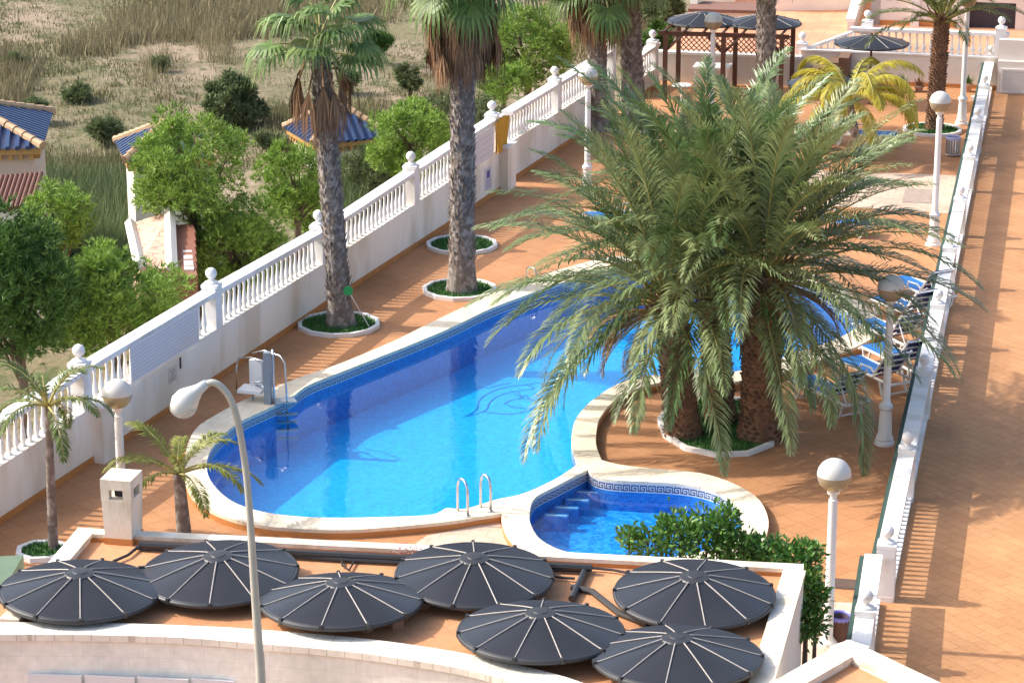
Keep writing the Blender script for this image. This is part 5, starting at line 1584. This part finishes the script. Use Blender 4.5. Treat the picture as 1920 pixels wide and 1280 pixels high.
pine('small yellow green bush in the field above the villa roof', 195, 243, 28, 22, 262, leaf=M_olive, dens=.5, seed=16, name='field_bush', cat='shrub', group='bushes in the field', nl=.3, w=.03)
pine('low dull bush at the left of the field', 148, 180, 26, 16, 194, leaf=M_olive, dens=.4, seed=17, name='field_bush', cat='shrub', group='bushes in the field', nl=.3, w=.03)
pine('little umbrella shaped tree between the fan palm crowns', 706, 78, 26, 18, 113, leaf=M_pined, dens=.5, seed=18, name='field_tree', cat='tree', group='bushes in the field', nl=.2, w=.035)
pine('small grey bush left of the brown palm skirt', 766, 145, 24, 25, 176, leaf=M_olive, dens=.5, seed=19, name='field_bush', cat='shrub', group='bushes in the field', nl=.2, w=.03)
pine('dark bush at the top behind the palms', 905, 30, 36, 28, 62, leaf=M_pined, dens=.5, seed=20, name='field_bush', cat='shrub', group='bushes in the field', nl=.25, w=.04)
pine('dark hedge like bush behind the left pergola dome', 1225, 78, 36, 30, 120, leaf=M_pined, dens=.7, seed=21, name='field_bush', cat='shrub', group='bushes in the field', nl=.25, w=.04)
for k, (x_, y_, r1_, r2_, lb_) in enumerate([(62, 205, 24, 18, 'low olive bush above the left villa roof'), (300, 122, 16, 11, 'tiny bush in the sandy middle of the field'), (655, 150, 20, 15, 'small bush just right of the first palm crown'),
        (820, 108, 22, 18, 'small bush between the two tall palm crowns'), (30, 118, 30, 14, 'flat dull bush at the left edge of the field'), (580, 210, 26, 14, 'low grey bush left of the first palm trunk'), (505, 268, 34, 18, 'flat dry bush above the round pine'), (1165, 30, 26, 18, 'dull bush at the top right of the field')]):
    pine(lb_, x_, y_, r1_, r2_, y_ + r2_ + 3, leaf=M_olive, dens=.4, seed=30 + k, name='field_bush', cat='shrub', group='bushes in the field', nl=.25, w=.025)
pine('grey bush at the top edge left of the pergola domes', 1245, 25, 40, 25, 55, leaf=M_olive, dens=.6, seed=22, name='field_bush', cat='shrub', group='bushes in the field', nl=.3, w=.04)

# leafy hedge bush in front of the small pool
def leafy(name, label, blobs, leaf, seed, ls=.078, per=1050):
    rng = random.Random(seed); b0 = blobs[0][0]
    t = thing(name, (b0.x, b0.y, 0), label, 'shrub'); m = MB(); w_ = MB()
    for c, rx, ry, rz, n in blobs:
        g = Vector((c.x, c.y, 0)); w_.tube([Vector((c.x, c.y, 0)), c], [.04, .015], 5)
        for j in range(int(n * per)):
            v = Vector((rng.gauss(0, 1), rng.gauss(0, 1), rng.gauss(0, 1))).normalized(); k = rng.uniform(.25, 1.15) ** .7 * (1 + .28 * math.sin(v.x * 7 + v.z * 9) * math.cos(v.y * 6))
            if rng.random() < .06: k *= 1.25
            q = c + Vector((v.x * rx, v.y * ry, v.z * rz)) * k
            d = (v + Vector((rng.gauss(0, .5), rng.gauss(0, .5), rng.gauss(.4, .5)))).normalized()
            s_ = d.cross(Vector((rng.gauss(0, 1), rng.gauss(0, 1), rng.gauss(0, 1))))
            if s_.length < .01: continue
            s_.normalize(); l = ls * rng.uniform(.8, 1.5)
            m.add([q, q + d * l * .5 + s_ * l * .24, q + d * l, q + d * l * .5 - s_ * l * .24], [(0, 1, 2, 3)])
        for j in range(int(8 * n)):
            v = Vector((rng.gauss(0, 1), rng.gauss(0, 1), abs(rng.gauss(.2, 1)))).normalized(); w_.tube([c, c + Vector((v.x * rx, v.y * ry, v.z * rz)) * .95], [.012, .004], 4, False)
    w_.build('branches', M_bark, t); m.build('foliage', leaf, t); return t
def bl(px, py, Yo, rx, ry, rz, n):
    q = rb_l.lerp(rb_r, .9); Yb = P(px, 1052, ZP).y + Yo; c = D(px, py, Yb); return (c, rx, ry, rz, n)
M_hedge = mat('glossy_hedge_leaf', (.06, .17, .03), .4, (.14, .26, .05), 2, .5, island=.45, transl=.2)
blobs = [bl(1215, 1020, .9, .28, .3, .22, .5), bl(1275, 1000, .9, .32, .4, .30, .8), bl(1325, 1005, .9, .36, .4, .36, 1), bl(1352, 985, .9, .20, .3, .30, .5), bl(1385, 1030, .8, .36, .4, .24, .9), bl(1440, 1040, .8, .36, .4, .24, .9), bl(1372, 965, 1.0, .08, .1, .16, .12),
         bl(1490, 1055, .5, .34, .4, .28, .9), bl(1515, 1100, .1, .20, .4, .30, .6), bl(1512, 1160, -.3, .20, .4, .26, .6), bl(1530, 1160, -.3, .16, .3, .16, .3), bl(1515, 1030, .6, .2, .3, .12, .3), bl(1530, 1112, .0, .16, .3, .14, .25), bl(1250, 985, 1.0, .14, .2, .12, .2), bl(1180, 1003, .9, .14, .2, .10, .15)]
leafy('hedge_bush', 'leafy green bush growing behind the roof parapet over the small pool', blobs, M_hedge, 4)
c = P(767, 1040, ZR + .1); t = thing('red_plant', c, 'tiny reddish plant on the roof pipe left of the middle dome', 'plant')
m = MB(); rd = random.Random(2)
for k in range(160):
    q = c + Vector((rd.gauss(0, .11), rd.gauss(0, .06), abs(rd.gauss(0, .05)))); d = Vector((rd.gauss(0, 1), rd.gauss(0, 1), rd.gauss(.4, 1))).normalized() * .05; s_ = d.cross(Vector((0, 0, 1))) * .2
    m.add([q - s_, q + d, q + s_], [(0, 1, 2)])
m.build('foliage', mat('reddish_leaf', (.22, .05, .04), .6, (.14, .05, .03), 4, .5), t)

# ------------------------------------------------------------------ grasses in the field (stuff)
def gz_at(x, y): return GZ + .22 * math.sin(x * .21 + 1.3) * math.cos(y * .17) + .12 * math.sin(x * .53 + y * .31) - .15
def blades(name, regions, material, seed):
    rng = np.random.default_rng(seed); V = []; Fc = []; n0 = 0
    for (poly, count, h, w, clump, spread) in regions:
        xs_ = [p[0] for p in poly]; ys_ = [p[1] for p in poly]; made = 0; tries = 0
        while made < count and tries < count * 20:
            tries += 1
            px = rng.uniform(min(xs_), max(xs_)); py = rng.uniform(min(ys_), max(ys_))
            ins = False; j = len(poly) - 1
            for i in range(len(poly)):
                if ((poly[i][1] > py) != (poly[j][1] > py)) and (px < (poly[j][0] - poly[i][0]) * (py - poly[i][1]) / (poly[j][1] - poly[i][1]) + poly[i][0]): ins = not ins
                j = i
            if not ins: continue
            c0 = P(px, py, GZ)
            hs_ = h * rng.uniform(.5, 1.25)
            for k in range(clump):
                x = c0.x + rng.normal(0, spread); y = c0.y + rng.normal(0, spread); z = gz_at(x, y) - .03
                a = rng.uniform(0, PI); hh = hs_ * rng.uniform(.6, 1.1); lx, ly = rng.normal(0, hh * .25, 2)
                dx, dy = math.cos(a) * w, math.sin(a) * w
                V += [(x - dx, y - dy, z), (x + dx, y + dy, z), (x + lx, y + ly, z + hh)]; Fc.append((n0, n0 + 1, n0 + 2)); n0 += 3
                made += 1
    m = MB(); m.v = V; m.f = Fc; m.m = [0] * len(Fc)
    o = m.build(name, material); tag(o, kind='stuff'); return o
M_gold = mat('golden_dry_grass', (.285, .245, .14), .9, (.20, .175, .10), .5, .5, island=.35, transl=.2)
M_scrub = mat('scrub_grass', (.125, .145, .06), .9, (.25, .215, .12), .35, .5, island=.4, transl=.2)
M_reed = mat('green_reed', (.085, .15, .055), .7, (.15, .18, .08), .8, .5, island=.35, transl=.2)
o = blades('dry_grass', [([(125, 108), (190, 50), (300, -30), (560, -30), (520, 70), (400, 72), (250, 70), (185, 104)], 12000, .7, .028, 9, .55),
                     ([(400, -30), (760, -30), (740, 30), (500, 40)], 6000, .7, .028, 9, .5), ([(1000, -30), (1230, -30), (1240, 60), (1090, 110)], 6000, .8, .03, 9, .4),
                     ([(-20, 90), (60, 120), (40, 200), (-20, 190)], 2500, .7, .03, 9, .3)], M_gold, 1)
tag(o, 'tall golden dry grass across the top of the field', 'grass')
o = blades('scrub_grass', [([(-30, 100), (200, 120), (560, 90), (960, 20), (900, 180), (560, 330), (300, 330), (-30, 230)], 15000, .20, .022, 11, .22),
                       ([(-30, -30), (330, -30), (150, 120), (-30, 140)], 5000, .22, .025, 11, .3),
                       ([(60, 290), (240, 290), (250, 420), (60, 420)], 9000, .8, .022, 9, .3), ([(480, 200), (720, 180), (700, 260), (520, 300)], 5000, .5, .022, 9, .3)], M_scrub, 2)
tag(o, 'low olive scrub scattered over the sandy field', 'grass')
o = blades('reeds', [([(70, 330), (245, 340), (250, 520), (150, 520), (90, 430)], 12000, 1.15, .024, 10, .22), ([(620, 330), (720, 300), (760, 380), (640, 420)], 4000, .8, .024, 9, .2)], M_reed, 3)
tag(o, 'green reeds between the villas', 'reeds')
o = blades('twiggy_scrub', [([(260, 120), (330, 90), (320, 200), (270, 200)], 500, .9, .012, 14, .3), ([(380, 60), (420, 60), (430, 120), (390, 120)], 500, 1.0, .012, 14, .25)], M_gold, 6)
tag(o, 'sparse twiggy bushes in the sandy field', 'scrub')

# feet under the roof domes (parts of each dome)
fm = MB(); fm.box((0, 0, -.02), (.12, .12, .24)); ft = fm.build('foot', M_brown); n_ft = 0
for o in roof_domes:
    for a in (-1.9, .2, 1.9):
        f_ = ft if n_ft == 0 else ft.copy()
        if n_ft: C.objects.link(f_)
        n_ft += 1
        f_.parent = o; f_.location = (.68 * math.cos(a), .68 * math.sin(a), 0)
